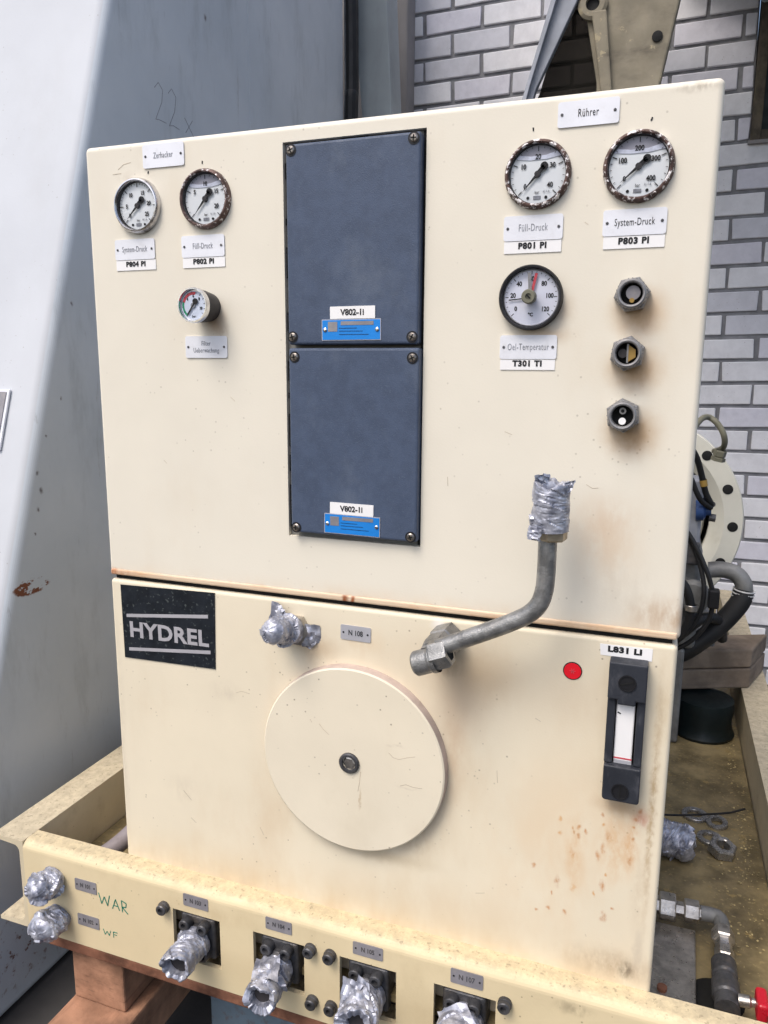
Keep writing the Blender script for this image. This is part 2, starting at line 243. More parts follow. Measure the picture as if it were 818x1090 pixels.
class MB:
    def __init__(s): s.bm = bmesh.new(); s.mats = []
    def mi(s, m):
        if m not in s.mats: s.mats.append(m)
        return s.mats.index(m)
    def _add(s, src, m, smooth=False):
        i = s.mi(m); vm = {v: s.bm.verts.new(v.co) for v in src.verts}
        for f in src.faces:
            try: g = s.bm.faces.new([vm[v] for v in f.verts]); g.material_index = i; g.smooth = smooth
            except ValueError: pass
        src.free(); return s
    def raw(s, vs, fs, m, smooth=False):
        b = bmesh.new(); v = [b.verts.new(p) for p in vs]
        for f in fs:
            try: b.faces.new([v[i] for i in f])
            except ValueError: pass
        return s._add(b, m, smooth)
    def box(s, x0, x1, y0, y1, z0, z1, m, bevel=0, seg=2, rot=None, about=None):
        b = bmesh.new(); bmesh.ops.create_cube(b, size=1)
        for v in b.verts: v.co = Vector(((x0 + x1) / 2 + v.co.x * (x1 - x0), (y0 + y1) / 2 + v.co.y * (y1 - y0), (z0 + z1) / 2 + v.co.z * (z1 - z0)))
        if bevel: bmesh.ops.bevel(b, geom=b.edges[:], offset=bevel, segments=seg, profile=.5, affect='EDGES')
        if rot is not None: bmesh.ops.rotate(b, cent=Vector(about or ((x0 + x1) / 2, (y0 + y1) / 2, (z0 + z1) / 2)), matrix=rot, verts=b.verts)
        return s._add(b, m, False)
    def lathe(s, o, d, prof, m, n=48, smooth=True, ph=0):
        a, b_, d = axes_for(d); o = Vector(o); b = bmesh.new(); rings = []
        for (r, h) in prof:
            if r < 1e-6: rings.append([b.verts.new(o + d * h)])
            else: rings.append([b.verts.new(o + d * h + (a * math.cos(t) + b_ * math.sin(t)) * r) for t in (2 * math.pi * (k + ph) / n for k in range(n))])
        for p, q in zip(rings, rings[1:]):
            for k in range(n):
                k2 = (k + 1) % n
                if len(p) == 1 and len(q) == 1: continue
                if len(p) == 1: b.faces.new((p[0], q[k], q[k2]))
                elif len(q) == 1: b.faces.new((p[k], q[0], p[k2]))
                else: b.faces.new((p[k], q[k], q[k2], p[k2]))
        bmesh.ops.recalc_face_normals(b, faces=b.faces)
        return s._add(b, m, smooth)
    def tube(s, pts, r, m, n=16, sub=8, caps=True):
        P = [Vector(p) for p in pts]
        if sub > 1 and len(P) > 2:
            Q = []
            for i in range(len(P) - 1):
                p0, p1, p2, p3 = P[max(i - 1, 0)], P[i], P[i + 1], P[min(i + 2, len(P) - 1)]
                for k in range(sub):
                    t = k / sub; Q.append(.5 * ((2 * p1) + (p2 - p0) * t + (2 * p0 - 5 * p1 + 4 * p2 - p3) * t * t + (3 * p1 - p0 - 3 * p2 + p3) * t ** 3))
            P = Q + [P[-1]]
        b = bmesh.new(); rings = []; up = None
        for i, p in enumerate(P):
            d = (P[min(i + 1, len(P) - 1)] - P[max(i - 1, 0)]).normalized()
            if up is None: up = axes_for(d)[0]
            up = (up - d * up.dot(d)).normalized(); sd_ = d.cross(up)
            rings.append([b.verts.new(p + (up * math.cos(t) + sd_ * math.sin(t)) * r) for t in (2 * math.pi * k / n for k in range(n))])
        for p, q in zip(rings, rings[1:]):
            for k in range(n): b.faces.new((p[k], p[(k + 1) % n], q[(k + 1) % n], q[k]))
        if caps: b.faces.new(rings[0][::-1]); b.faces.new(rings[-1])
        bmesh.ops.recalc_face_normals(b, faces=b.faces)
        return s._add(b, m, True)
    def prism(s, poly, axis, a0, a1, m, bevel=0, seg=2, smooth=False):   # polygon in the two other axes, extruded along axis
        b = bmesh.new()
        def P(u, v, a): return {'x': (a, u, v), 'y': (u, a, v), 'z': (u, v, a)}[axis]
        A = [b.verts.new(P(u, v, a0)) for u, v in poly]; B = [b.verts.new(P(u, v, a1)) for u, v in poly]; k = len(poly)
        b.faces.new(A); b.faces.new(B[::-1])
        for i in range(k): b.faces.new((A[i], B[i], B[(i + 1) % k], A[(i + 1) % k]))
        bmesh.ops.recalc_face_normals(b, faces=b.faces)
        if bevel: bmesh.ops.bevel(b, geom=b.edges[:], offset=bevel, segments=seg, profile=.5, affect='EDGES')
        return s._add(b, m, smooth)
    def rplate(s, x0, x1, z0, z1, y0, y1, m, r=.003, n=5, tilt=0):      # rounded rectangle in the XZ plane, front at y0
        poly = []
        for cx, cz, a in ((x1 - r, z1 - r, 0), (x0 + r, z1 - r, 90), (x0 + r, z0 + r, 180), (x1 - r, z0 + r, 270)):
            for k in range(n + 1): t = R(a + 90 * k / n); poly.append((cx + r * math.cos(t), cz + r * math.sin(t)))
        if tilt:
            mx, mz = (x0 + x1) / 2, (z0 + z1) / 2; c, q = math.cos(R(tilt)), math.sin(R(tilt))
            poly = [(mx + (u - mx) * c - (v - mz) * q, mz + (u - mx) * q + (v - mz) * c) for u, v in poly]
        return s.prism(poly, 'y', y0, y1, m)
    def disc(s, x, z, y, r, m, n=32, t=.0004): return s.lathe((x, y + t, z), (0, -1, 0), [(r, 0), (r, t), (0, t)], m, n, False)
    def text(s, txt, x, z, y, size, m, bold=0, align='CENTER', sx=1, rot=0, depth=.00012, mtx=None, space=1):
        cu = bpy.data.curves.new('lettering', 'FONT'); cu.body = txt; cu.size = size; cu.align_x = align; cu.align_y = 'CENTER'; cu.extrude = depth; cu.offset = bold; cu.space_character = space
        cu.resolution_u = 3
        o = bpy.data.objects.new('lettering', cu); col.objects.link(o)
        dg = bpy.context.evaluated_depsgraph_get(); me = bpy.data.meshes.new_from_object(o.evaluated_get(dg))
        b = bmesh.new(); b.from_mesh(me)
        T = mtx or (Matrix.Translation((x, y, z)) @ Matrix.Rotation(R(90), 4, 'X') @ Matrix.Rotation(R(rot), 4, 'Z') @ Matrix.Diagonal((sx, 1, 1, 1)))
        bmesh.ops.transform(b, matrix=T, verts=b.verts)
        bpy.data.objects.remove(o); bpy.data.curves.remove(cu); bpy.data.meshes.remove(me)
        return s._add(b, m)
    def stroke(s, pts, y, w, m, t=.00025):      # thin flat line in the XZ plane
        for (x0, z0), (x1, z1) in zip(pts, pts[1:]):
            d = Vector((x1 - x0, z1 - z0)); q = Vector((-d.y, d.x)).normalized() * w / 2
            s.prism([(x0 + q.x, z0 + q.y), (x1 + q.x, z1 + q.y), (x1 - q.x, z1 - q.y), (x0 - q.x, z0 - q.y)], 'y', y - t, y + t, m)
        return s
    def tape(s, p0, p1, r0, r1, seed, nu=110, nv=46, amp=.16, mouth=.35, squash=1.0):   # wrapped, folded duct tape; mouth 0 closes it with a crumpled cap
        p0, p1 = Vector(p0), Vector(p1); a, b_, d = axes_for(p1 - p0); L = (p1 - p0).length; b = bmesh.new(); rings = []
        off = Vector((seed * 7.3, seed * 3.1, seed * 1.7))
        def fold(q, f):                       # flat facets with hard steps between them, like overlapping folds
            q = q * f + off; dist, pts = noise.voronoi(q); c = pts[0]; h = noise.cell_vector(c * 13.7 + Vector((.37, .11, .73)))
            return .55 * (h.x - .5) + 1.1 * (q - c).dot(Vector((h.y - .5, h.z - .5, h.x - .5)))
        def disp(p, nrm, k=1):
            q = (p - p0) / r0; la = q.dot(d); tw = Vector((q.dot(a), q.dot(b_), la))
            e = tw.copy(); e.z = e.z * 1.9 + .9 * math.sin(math.atan2(tw.y, tw.x) + seed) * .5
            v = fold(e, .78) * 1.15 + fold(e + Vector((3, 1, 2)), 1.8) * .30 + .20 * (1 - 2 * abs(noise.noise(Vector((e.x * 1.5, e.y * 1.5, e.z * 3.2)) + off))) + .35 * noise.noise(e * .8 + off)
            return p + nrm * (r0 * amp * k * v)
        prof = [(t / nv, None) for t in range(nv + 1)]
        def ring(r, h, tilt, k=1):
            out = []
            for i in range(nu):
                u = 2 * math.pi * i / nu; rad = (a * math.cos(u) * squash + b_ * math.sin(u) / squash)
                p = p0 + d * h + rad * r; out.append(b.verts.new(disp(p, (rad * (1 - tilt) + d * tilt), k)))
            return out
        for j in range(nv + 1):
            t = j / nv; rings.append(ring(r0 + (r1 - r0) * t, L * t, 0, min(1, .5 + t * 2)))
        if mouth <= .3:
            for k in range(1, 13):
                th = math.pi / 2 * k / 13; rings.append(ring(r1 * math.cos(th), L + r1 * .75 * math.sin(th), math.sin(th)))
        else:
            n0 = len(rings)
            for k, (f, g) in enumerate(((.99, .06), (.94, .09), (.86, .06), (mouth + .06, -.05), (mouth, -.3), (mouth * .9, -1.0))): rings.append(ring(r1 * f, L + g * r0, .15, 1))
            for m_, rg in enumerate(rings[-14:]):     # ragged rim
                w_ = min(1, m_ / 8) if m_ < 11 else 1 - (m_ - 11) * .3
                for i, v in enumerate(rg):
                    u = 2 * math.pi * i / nu; v.co += d * (r0 * w_ * (.30 * noise.noise(Vector((math.cos(u) * 1.2, math.sin(u) * 1.2, 5)) + off) + .16 * noise.noise(Vector((math.cos(u) * 4, math.sin(u) * 4, 9)) + off)))
        for p, q in zip(rings, rings[1:]):
            for k in range(nu): b.faces.new((p[k], p[(k + 1) % nu], q[(k + 1) % nu], q[k]))
        b.faces.new(rings[0][::-1]); b.faces.new(rings[-1])
        bmesh.ops.recalc_face_normals(b, faces=b.faces)
        s._add(b, M['tape'], True)
        if mouth > .3: s.lathe(p1, d, [(r1 * mouth * .95, -r1 * .5), (0, -r1 * .5)], M['gaugebody'], 24)
        return s
    def ear(s, pts, seed, m=None, th=.0007, n=8):       # crumpled flap of tape: bilinear patch of four corners with thickness
        A, B, C_, D = [Vector(p) for p in pts]; nrm = (B - A).cross(D - A).normalized(); b = bmesh.new(); g = {}
        for side in (0, 1):
            for i in range(n + 1):
                for j in range(n + 1):
                    u, v = i / n, j / n; p = A.lerp(B, u).lerp(D.lerp(C_, u), v)
                    k = .004 * (1 - 2 * abs(noise.noise(Vector((u * 3 + seed, v * 3, seed * 2.)))))
                    g[side, i, j] = b.verts.new(p + nrm * (k + side * th))
            for i in range(n):
                for j in range(n): b.faces.new((g[side, i, j], g[side, i + 1, j], g[side, i + 1, j + 1], g[side, i, j + 1]))
        bmesh.ops.recalc_face_normals(b, faces=b.faces)
        return s._add(b, m or M['tape'], True)
    def cut(s, boxes):                          # boolean cut-outs, keeps materials
        me = bpy.data.meshes.new('work'); s.bm.to_mesh(me)
        for m in s.mats: me.materials.append(m)
        o = bpy.data.objects.new('work', me); col.objects.link(o)
        tmp = []
        for bx in boxes:
            c = bmesh.new(); bmesh.ops.create_cube(c, size=1)
            x0, x1, y0, y1, z0, z1 = bx
            for v in c.verts: v.co = Vector(((x0 + x1) / 2 + v.co.x * (x1 - x0), (y0 + y1) / 2 + v.co.y * (y1 - y0), (z0 + z1) / 2 + v.co.z * (z1 - z0)))
            cm = bpy.data.meshes.new('cutter'); c.to_mesh(cm); c.free(); co = bpy.data.objects.new('cutter', cm); col.objects.link(co); tmp.append(co)
            md = o.modifiers.new('cut', 'BOOLEAN'); md.operation = 'DIFFERENCE'; md.object = co; md.solver = 'EXACT'
        dg = bpy.context.evaluated_depsgraph_get(); dg.update(); r = bpy.data.meshes.new_from_object(o.evaluated_get(dg))
        s.bm.free(); s.bm = bmesh.new(); s.bm.from_mesh(r)
        for q in tmp + [o]: bpy.data.objects.remove(q)
        return s
    def build(s, name, parent=None, label=None, kind=None):
        base = Vector((0, 0, 0)); p = parent
        while p is not None: base += p.location; p = p.parent
        me = bpy.data.meshes.new(name); 
        if base.length: bmesh.ops.translate(s.bm, vec=-base, verts=s.bm.verts)
        s.bm.to_mesh(me); s.bm.free()
        sm = [p.use_smooth for p in me.polygons]; me.set_sharp_from_angle(angle=R(26)); me.polygons.foreach_set('use_smooth', sm)
        for m in s.mats: me.materials.append(m)
        o = bpy.data.objects.new(name, me); col.objects.link(o); o.parent = parent
        if label: o['label'] = label
        if kind: o['kind'] = kind
        return o
def thing(name, label, cat, loc=(0, 0, 0), group=None):
    o = bpy.data.objects.new(name, None); col.objects.link(o); o.location = loc; o.empty_display_size = .05
    o['label'] = label; o['category'] = cat
    if group: o['group'] = group
    return o
def tag(o, label, cat, group=None):
    o['label'] = label; o['category'] = cat
    if group: o['group'] = group
    return o

# ------------------------------------------------------------------ setting
MB().box(-8, 10, -6, 12, -.45, -.405, M['ground']).build('ground', kind='structure')

# brick wall, laid brick by brick, leaning 0.9 degrees against the machine
t = thing('brick_wall', 'white painted brick wall with dark grey joints behind the machine', 'wall', (.3, 2.05, -.4))
PX, PZ = .208, .0758; ROLL = R(.9); random.seed(3)
def wall_pt(u, y, w): return Vector((u * math.cos(ROLL) - w * math.sin(ROLL), y, u * math.sin(ROLL) + w * math.cos(ROLL)))
u0 = -.2254 * math.cos(ROLL) + 1.868 * math.sin(ROLL); w0 = 1.8295 * math.cos(ROLL) + .2537 * math.sin(ROLL)   # a joint of the row above bed joint w0
win = (.885, 1.45, 1.375, 2.0)
mb = MB()
for j in range(-30, 12):
    z0 = w0 + j * PZ; odd = j % 2
    for i in range(-6, 13):
        x0 = u0 + i * PX + (PX / 2 if odd else 0) + random.uniform(-.002, .002)
        xa, xb, za, zb = x0 + .0058, x0 + PX - .0058, z0 + .0062, z0 + PZ - .0062
        if zb > win[2] and za < win[3] + .02:
            if xa < win[1] and xb > win[0]:
                if xa < win[0] - .03: xb = win[0] - .004
                else: continue
        b = bmesh.new(); bmesh.ops.create_cube(b, size=1)
        j1 = random.uniform(-.0015, .0015); dep = random.uniform(-.0015, .0015)
        for v in b.verts:
            u = (xa + xb) / 2 + v.co.x * (xb - xa) + random.uniform(-.0022, .0022); w = (za + zb) / 2 + v.co.z * (zb - za) + random.uniform(-.0020, .0020)
            v.co = wall_pt(u, 2.05 + dep + (v.co.y + .5) * .06, w)
        bmesh.ops.bevel(b, geom=b.edges[:], offset=.003, segments=2, profile=.5, affect='EDGES')
        mb._add(b, random.choice([M['brickA'], M['brickA'], M['brickB'], M['brickC']]))
mb.build('brick_facing', t)
mb = MB(); pts = []
for (a, b2, c, d) in ((-1.5, win[0], -.6, 2.9), (win[1], 3.0, -.6, 2.9), (win[0], win[1], -.6, win[2]), (win[0], win[1], win[3], 2.9)):
    P8 = [wall_pt(u, y, w) for y in (2.0575, 2.25) for (u, w) in ((a, c), (b2, c), (b2, d), (a, d))]
    mb.raw(P8, [(0, 1, 2, 3), (7, 6, 5, 4), (0, 4, 5, 1), (1, 5, 6, 2), (2, 6, 7, 3), (3, 7, 4, 0)], M['mortar'])
mb.build('mortar_joints', t)

t = thing('window', 'dark timber window set in the white brick wall at top right', 'window', (1.1, 2.06, 1.37))
mb = MB(); a, b2, c, d = .862, 1.42, 1.392, 1.98
for bx in ((a, a + .03, c, d), (b2 - .03, b2, c, d), (a + .03, b2 - .03, c, c + .03), (a + .03, b2 - .03, d - .03, d)): mb.box(bx[0], bx[1], 2.045, 2.11, bx[2], bx[3], M['window'], .002)
mb.build('window_frame', t)
MB().box(a + .03, b2 - .03, 2.085, 2.095, c + .03, d - .03, M['darkgreen']).build('pane', t)
MB().box(a - .006, b2 + .01, 2.036, 2.06, c - .012, c - .001, M['taupe'], .001).build('sill', t)
t = thing('canopy', 'dark grey slanting canopy board end at the top right corner, with an added unseen roof that shades the wall', 'canopy', (1.4, 1.4, 1.85))
MB().prism([(.78, 1.845), (.865, 1.775), (1.5, 1.80), (1.5, 1.95), (.6, 1.95)], 'y', 1.95, 2.02, M['post'], .004).build('board', t)
MB().box(.28, 2.6, .95, 1.80, 1.96, 1.99, M['taupe'], .004).build('added_shade_roof', t); MB().box(1.42, 1.48, 1.75, 2.03, 1.955, 2.0, M['post'], .004).build('bracket', t); MB().box(.80, .85, 1.75, 2.03, 1.955, 2.0, M['post'], .004).build('bracket', t)  # roof out of view, added to shade the right-hand bricks and tray

# ------------------------------------------------------------------ left vessel and posts
t = thing('steel_vessel', 'large blue grey painted steel vessel with a bright leaning front face', 'vessel', (-.9, .6, -.405))
mb = MB(); mb.prism([(-.118, -.403), (.80, 2.45), (1.50, 2.45), (1.52, -.403)], 'x', -1.7, -.30, M['vessel'], .020, 10, False); fi = mb.mi(M['vesselfront'])
for f in mb.bm.faces:
    f.normal_update()
    if f.normal.y < -.5 and f.normal.x < .55: f.material_index = fi
mb.build('shell', t)
mb = MB(); mb.box(-.3012, -.2988, .929, .935, .6, 2.2, M['vessel']); mb.build('weld_seam', t)
mb = MB()
T22 = Matrix.Translation((-.2993, .625, 1.185)) @ Matrix.Rotation(R(90), 4, 'Z') @ Matrix.Rotation(R(90), 4, 'X')
def on_side(pts, w, m):
    for (y0, z0), (y1, z1) in zip(pts, pts[1:]):
        d = Vector((y1 - y0, z1 - z0)); q = Vector((-d.y, d.x)).normalized() * w / 2
        mb.prism([(y0 + q.x, z0 + q.y), (y1 + q.x, z1 + q.y), (y1 - q.x, z1 - q.y), (y0 - q.x, z0 - q.y)], 'x', -.3005, -.2996, m)
on_side([(.562, 1.205), (.575, 1.218), (.588, 1.208), (.584, 1.185), (.562, 1.148), (.572, 1.150), (.596, 1.150)], .0012, M['softink'])
on_side([(.606, 1.208), (.618, 1.220), (.632, 1.208), (.626, 1.180), (.606, 1.148), (.620, 1.152), (.640, 1.150)], .0012, M['softink'])
on_side([(.66, 1.178), (.69, 1.150)], .0011, M['softink']); on_side([(.688, 1.180), (.662, 1.150)], .0011, M['softink'])
mb.build('chalk_marks', t)
mb = MB()
mb.tube([(-.285, 1.505, -.3), (-.285, 1.515, 1.3), (-.288, 1.53, 1.55), (-.30, 1.545, 2.2)], .022, M['rubber'], 12)  # black tube standing for the dark gap and the shaded vessel end
mb.build('dark_gap_tube', t)
mb = MB(); lean = Matrix.Rotation(-math.atan(.322), 3, 'X')
mb.box(-.56, -.361, .1945, .1985, .533, .637, M['plate'], .001, rot=lean, about=(-.46, .2000, .585)); mb.box(-.555, -.366, .1930, .1940, .538, .632, M['dullplate'], rot=lean, about=(-.46, .2000, .585))
mb.build('type_plate', t, 'grey type plate riveted to the bright front face')

t = thing('steel_post', 'blue grey steel post standing between the vessel and the brick wall', 'post', (-.25, 1.67, -.405))
MB().prism([(-.228, -.403), (-.159, -.403), (-.159, .9), (-.1855, 1.47), (-.262, 2.9), (-.420, 2.9), (-.284, 1.463), (-.228, .9)], 'y', 1.6, 1.70, M['post'], .004).build('column', t)
MB().box(-.34, -.165, 1.59, 1.75, -.404, -.39, M['post'], .003).build('foot_plate', t)
tag(MB().box(-.80, -.256, 1.96, 2.045, -.404, 2.7, M['taupe'], .006).build('wall_post'), 'taupe grey post fixed flat against the left end of the brick wall', 'post')

# ------------------------------------------------------------------ overhead chute
t = thing('overhead_chute', 'khaki plate and grey strut of a chute hanging above the cabinet', 'chute', (.5, 1.3, 1.8))
mb = MB(); P = [(.393 - .0, 1.437), (.445, 1.430), (.363, 1.262), (.354, 1.18), (.32, 1.18), (.344, 1.264)]
mb.prism([(.540, 1.955), (.680, 1.955), (.445, 1.430), (.363, 1.262), (.345, 1.20), (.325, 1.20), (.344, 1.264), (.393, 1.437)], 'y', .981, .9985, M['strut'], .002)
mb.prism([(.540, 1.955), (.553, 1.955), (.404, 1.437), (.352, 1.264), (.336, 1.20), (.325, 1.20), (.344, 1.264), (.393, 1.437)], 'y', .966, .9805, M['strut'], .001)
mb.build('strut', t, 'grey leaning strut')
mb = MB(); mb.prism([(.44, 1.955), (.46, 1.389), (.486, 1.267), (.49, 1.20), (.60, 1.20), (.614, 1.258), (.64, 1.402), (.735, 1.955)], 'y', 1.0, 1.03, M['khaki'], .004)
mb.build('hanging_plate', t, 'dirty khaki plate')
MB().lathe((.4715, .998, 1.415), (0, -1, 0), [(.030, 0), (.030, .008), (.024, .012), (.014, .012), (.013, .002), (0, .002)], M['khaki']).build('hub', t)
MB().lathe((.4715, .9955, 1.415), (0, -1, 0), [(.0125, 0), (.0125, .0012), (0, .0012)], M['void']).build('bore', t)
for x, z in ((.6019, 1.3405), (.4989, 1.3054)): MB().lathe((x, .999, z), (0, -1, 0), [(.0105, 0), (.0105, .002), (.008, .003), (0, .0032)], M['void'], 20).build('bolt', t)
MB().prism([(.47, 1.40), (.50, 1.40), (.525, 1.20), (.505, 1.20)], 'y', .985, .999, M['khaki'], .003).build('rib', t)

MB().prism([(.445, 1.55), (.47, 1.55), (.485, 1.40), (.51, 1.20), (.335, 1.20), (.365, 1.264)], 'y', 1.019, 1.022, M['shade_sheet']).build('shade_panel', t, 'added dark see-through sheet standing for shade between strut and plate')  # added sheet darkens the bricks behind it in place of real shade
# ------------------------------------------------------------------ skid frame
t = thing('skid_frame', 'yellow painted steel skid frame carrying the oil tank', 'frame', (.36, .7, -.16))
def channel(rad=.012, h0=-.1405, th=.0065):
    out = []
    for k in range(7): a = R(90 + 90 * k / 6); out.append((-.031 + rad + rad * math.cos(a), -rad + rad * math.sin(a)))
    out = [(.0, 0)] + out
    out += [(-.031, h0), (.02, h0), (.02, h0 + th), (-.031 + th, h0 + th)]
    for k in range(5): a = R(180 - 90 * k / 4); out.append((-.031 + th + .008 + .008 * math.cos(a), -th - .008 + .008 * math.sin(a)))
    out += [(.0, -th)]
    return out
mb = MB(); mb.prism(channel(), 'x', -.158, .935, M['frame'])
OPEN = [(.0965, .1690), (.2185, .2910), (.3395, .4135), (.4605, .5345)]
mb.cut([(a, b2, -.05, -.015, -.1105, -.038) for a, b2 in OPEN])
for f in mb.bm.faces: f.smooth = False
# handwriting on the beam
gi = M['greenink']
mb.stroke([(-.0260, -.047), (-.0215, -.063), (-.0165, -.051), (-.0115, -.064), (-.0075, -.047)], -.0312, .0013, gi)
mb.stroke([(-.0035, -.066), (.0025, -.050), (.0085, -.066)], -.0312, .0013, gi); mb.stroke([(-.0005, -.060), (.006, -.0605)], -.0312, .0012, gi)
mb.stroke([(.0135, -.067), (.0125, -.049), (.0205, -.052), (.0195, -.058), (.0135, -.059), (.0225, -.068)], -.0312, .0013, gi)
mb.stroke([(-.022, -.103), (-.019, -.111), (-.0155, -.105), (-.012, -.111), (-.0095, -.103)], -.0312, .0009, gi)
mb.stroke([(-.0045, -.112), (-.0048, -.103), (.002, -.103)], -.0312, .0009, gi); mb.stroke([(-.0045, -.107), (.001, -.107)], -.0312, .0009, gi)
front_beam = mb.build('front_beam', t)
def rail(x, sgn, name, lab):       # channel opening outwards: web on the inner side
    th = .0075; w = .055; h = -.1405; poly = [(0, 0), (w, 0), (w, -.006), (th + .010, -.0085)]
    for k in range(5): a = R(90 + 90 * k / 4); poly.append((th + .010 + .010 * math.cos(a), -.0185 + .010 * math.sin(a)))
    for k in range(5): a = R(180 + 90 * k / 4); poly.append((th + .010 + .010 * math.cos(a), h + .0185 + .010 * math.sin(a)))
    poly += [(w, h + .006), (w, h), (0, h)]
    q = MB(); q.prism([(x + sgn * u, v) for u, v in poly], 'y', -.0300, 1.75, M['rail']); q.build(name, t, lab)
rail(-.1585, -1, 'side_rail', None); rail(.8655, 1, 'side_rail', None)
MB().box(-.15, .86, 1.70, 1.75, -.14, -.001, M['rail'], .003).build('rear_beam', t)
MB().box(-.156, .863, -.015, 1.699, -.096, -.0855, M['pan']).build('floor_pan', t)
MB().box(-.1575, .935, -.0305, .03, -.158, -.1415, M['rust'], .002).build('bottom_strip', t, 'rust brown strip below the yellow beam')
# number plates on the beam
def nplate(x0, x1, z0, z1, y, txt, m, root, tilt=0, tm='ink'):
    q = MB(); q.rplate(x0, x1, z0, z1, y - .0009, y - .0001, m, .0018, tilt=tilt); cx, cz = (x0 + x1) / 2, (z0 + z1) / 2
    q.text(txt, cx, cz, y - .0011, (z1 - z0) * .5, M[tm], .0001, sx=.8)
    for s_ in (-1, 1): q.disc(cx + s_ * (x1 - x0) * .4, cz, y - .0012, .0012, M['ink'], 12)
    return q.build('number_plate', root)
YF = -.031
for (x0, x1, z1, z0, txt) in ((-.0660, -.0290, -.0335, -.0515, 'N 101'), (-.0655, -.0285, -.0890, -.1070, 'N 102'), (.1145, .1525, -.0100, -.0275, 'N 103'), (.2375, .2745, -.0105, -.0275, 'N 104'), (.3575, .3965, -.0108, -.0280, 'N 105'), (.4805, .5190, -.0100, -.0290, 'N 107')):
    nplate(x0, x1, z0, z1, YF, txt, M['dullplate'], t, tm='darksteel')
# cap screws in the beam
for (x, z) in ((.0840, -.0385), (.3005, -.0390), (.3275, -.0395), (.3025, -.1125), (.3285, -.1125), (.5450, -.0365)):
    q = MB(); q.lathe((x, YF, z), (0, -1, 0), [(.0082, 0), (.0082, .004), (.0074, .0045), (.0074, .0095), (.0064, .0108), (.0036, .0108), (.0034, .006), (0, .006)], M['darksteel'], 22); q.build('cap_screw', t)
# flange blocks with taped stubs
tips = [((.130, .0, -.0775), (.1315, -.079, -.0795), .0218, .0198), ((.252, .0, -.083), (.2565, -.086, -.0795), .0222, .0200), ((.376, .0, -.083), (.3800, -.084, -.0775), .0235, .0225), ((.4955, .0, -.080), (.4985, -.074, -.0735), .0255, .026)]
for k, (a, b2) in enumerate(OPEN):
    cx = (a + b2) / 2 - .0015; cz = -.0735
    q = MB(); q.box(cx - .0265, cx + .0265, -.026, .012, cz - .031, cz + .0285, M['darksteel'], .004, 3)
    q.lathe((cx, -.024, cz), (0, -1, 0), [(.017, 0), (.017, .008), (.015, .012)], M['darksteel'], 28)
    blk = q.build('flange_block', t)
    for sx_ in (-1, 1):
        for sz_ in (-1, 1):
            q = MB(); q.lathe((cx + sx_ * .0135, -.026, cz + sz_ * .0195), (0, -1, 0), [(.0078, 0), (.0078, .0115), (.0070, .013), (.0042, .013), (.0040, .008), (0, .008)], M['darksteel'], 20); q.build('cap_screw', blk)
    q = MB(); q.box(a + .001, b2 - .001, .012, .016, -.1095, -.039, M['rust']); q.build('opening_backing', t)
    p0, p1, r0, r1 = tips[k]
    q = MB(); q.tape((p0[0], -.030, p0[2]), p1, r0, r1, 2.1 + k * 1.37, amp=.19, mouth=(.68, .58, .5, .2)[k])
    if k == 1: q.ear([(.2305, -.045, -.062), (.262, -.040, -.052), (.275, -.074, -.055), (.240, -.078, -.060)], 3.3)
    if k == 2: q.ear([(.352, -.044, -.050), (.352, -.062, -.085), (.366, -.066, -.078), (.380, -.050, -.050)], 1.2); q.ear([(.370, -.044, -.044), (.384, -.046, -.050), (.400, -.070, -.062), (.372, -.070, -.058)], 4.2)
    if k == 3: q.ear([(.468, -.045, -.060), (.500, -.040, -.042), (.522, -.064, -.050), (.484, -.072, -.062)], 6.2)
    q.build('tape_wrap', blk)
# two taped ports at the left end
for (x, z, r, sd_) in ((-.1040, -.0445, .0205, 11.3), (-.1000, -.1045, .0215, 15.9)):
    q = MB(); q.lathe((x, YF, z), (0, -1, 0), [(.012, 0), (.012, .014)], M['darksteel'], 24)
    port = q.build('pipe_port', t)
    q = MB(); q.tape((x, YF - .001, z), (x + .001, YF - .028, z + .002), r * .9, r * .92, sd_, amp=.34, mouth=.05, squash=1.06, nv=30)
    q.ear([(x - .017, YF - .012, z - .004), (x - .002, YF - .026, z - .008), (x + .004, YF - .026, z - .021), (x - .010, YF - .012, z - .020)], sd_ + 1)
    q.ear([(x + .004, YF - .020, z + .016), (x + .022, YF - .006, z + .014), (x + .023, YF - .010, z - .010), (x + .010, YF - .026, z - .002)], sd_ + 2)
    q.build('tape_wrap', port)

# ------------------------------------------------------------------ oil tank
t = thing('oil_tank', 'cream painted oil tank with round cover and rust spots below the control cabinet', 'tank', (.35, .2, -.085))
mb = MB(); mb.box(.0005, .6985, .0, .42, -.085, .4010, M['tank'], .005, 7)
for pl in ([(.185, .2700), (.193, .2735), (.205, .2720)], [(.110, .0800), (.1180, .0740)], [(.100, .1180), (.1120, .1060)], [(.520, .2300), (.5210, .2150)], [(.560, .3000), (.5660, .2970)], [(.215, .0900), (.2200, .0800)], [(.50, .0700), (.5110, .0730)], [(.626, .0520), (.6275, .0490)]):
    mb.stroke(pl, -.0001, .0006, M['scuff'], .0001)
mb.build('body', t)
q = MB(); q.lathe((.3472, 0, .2147), (0, -1, 0), [(.1165, 0), (.1165, .0105), (.1158, .0128)], M['rim'], 128).lathe((.3472, 0, .2147), (0, -1, 0), [(.1158, .0128), (.1140, .0142), (0, .0142)], M['cover'], 128); 
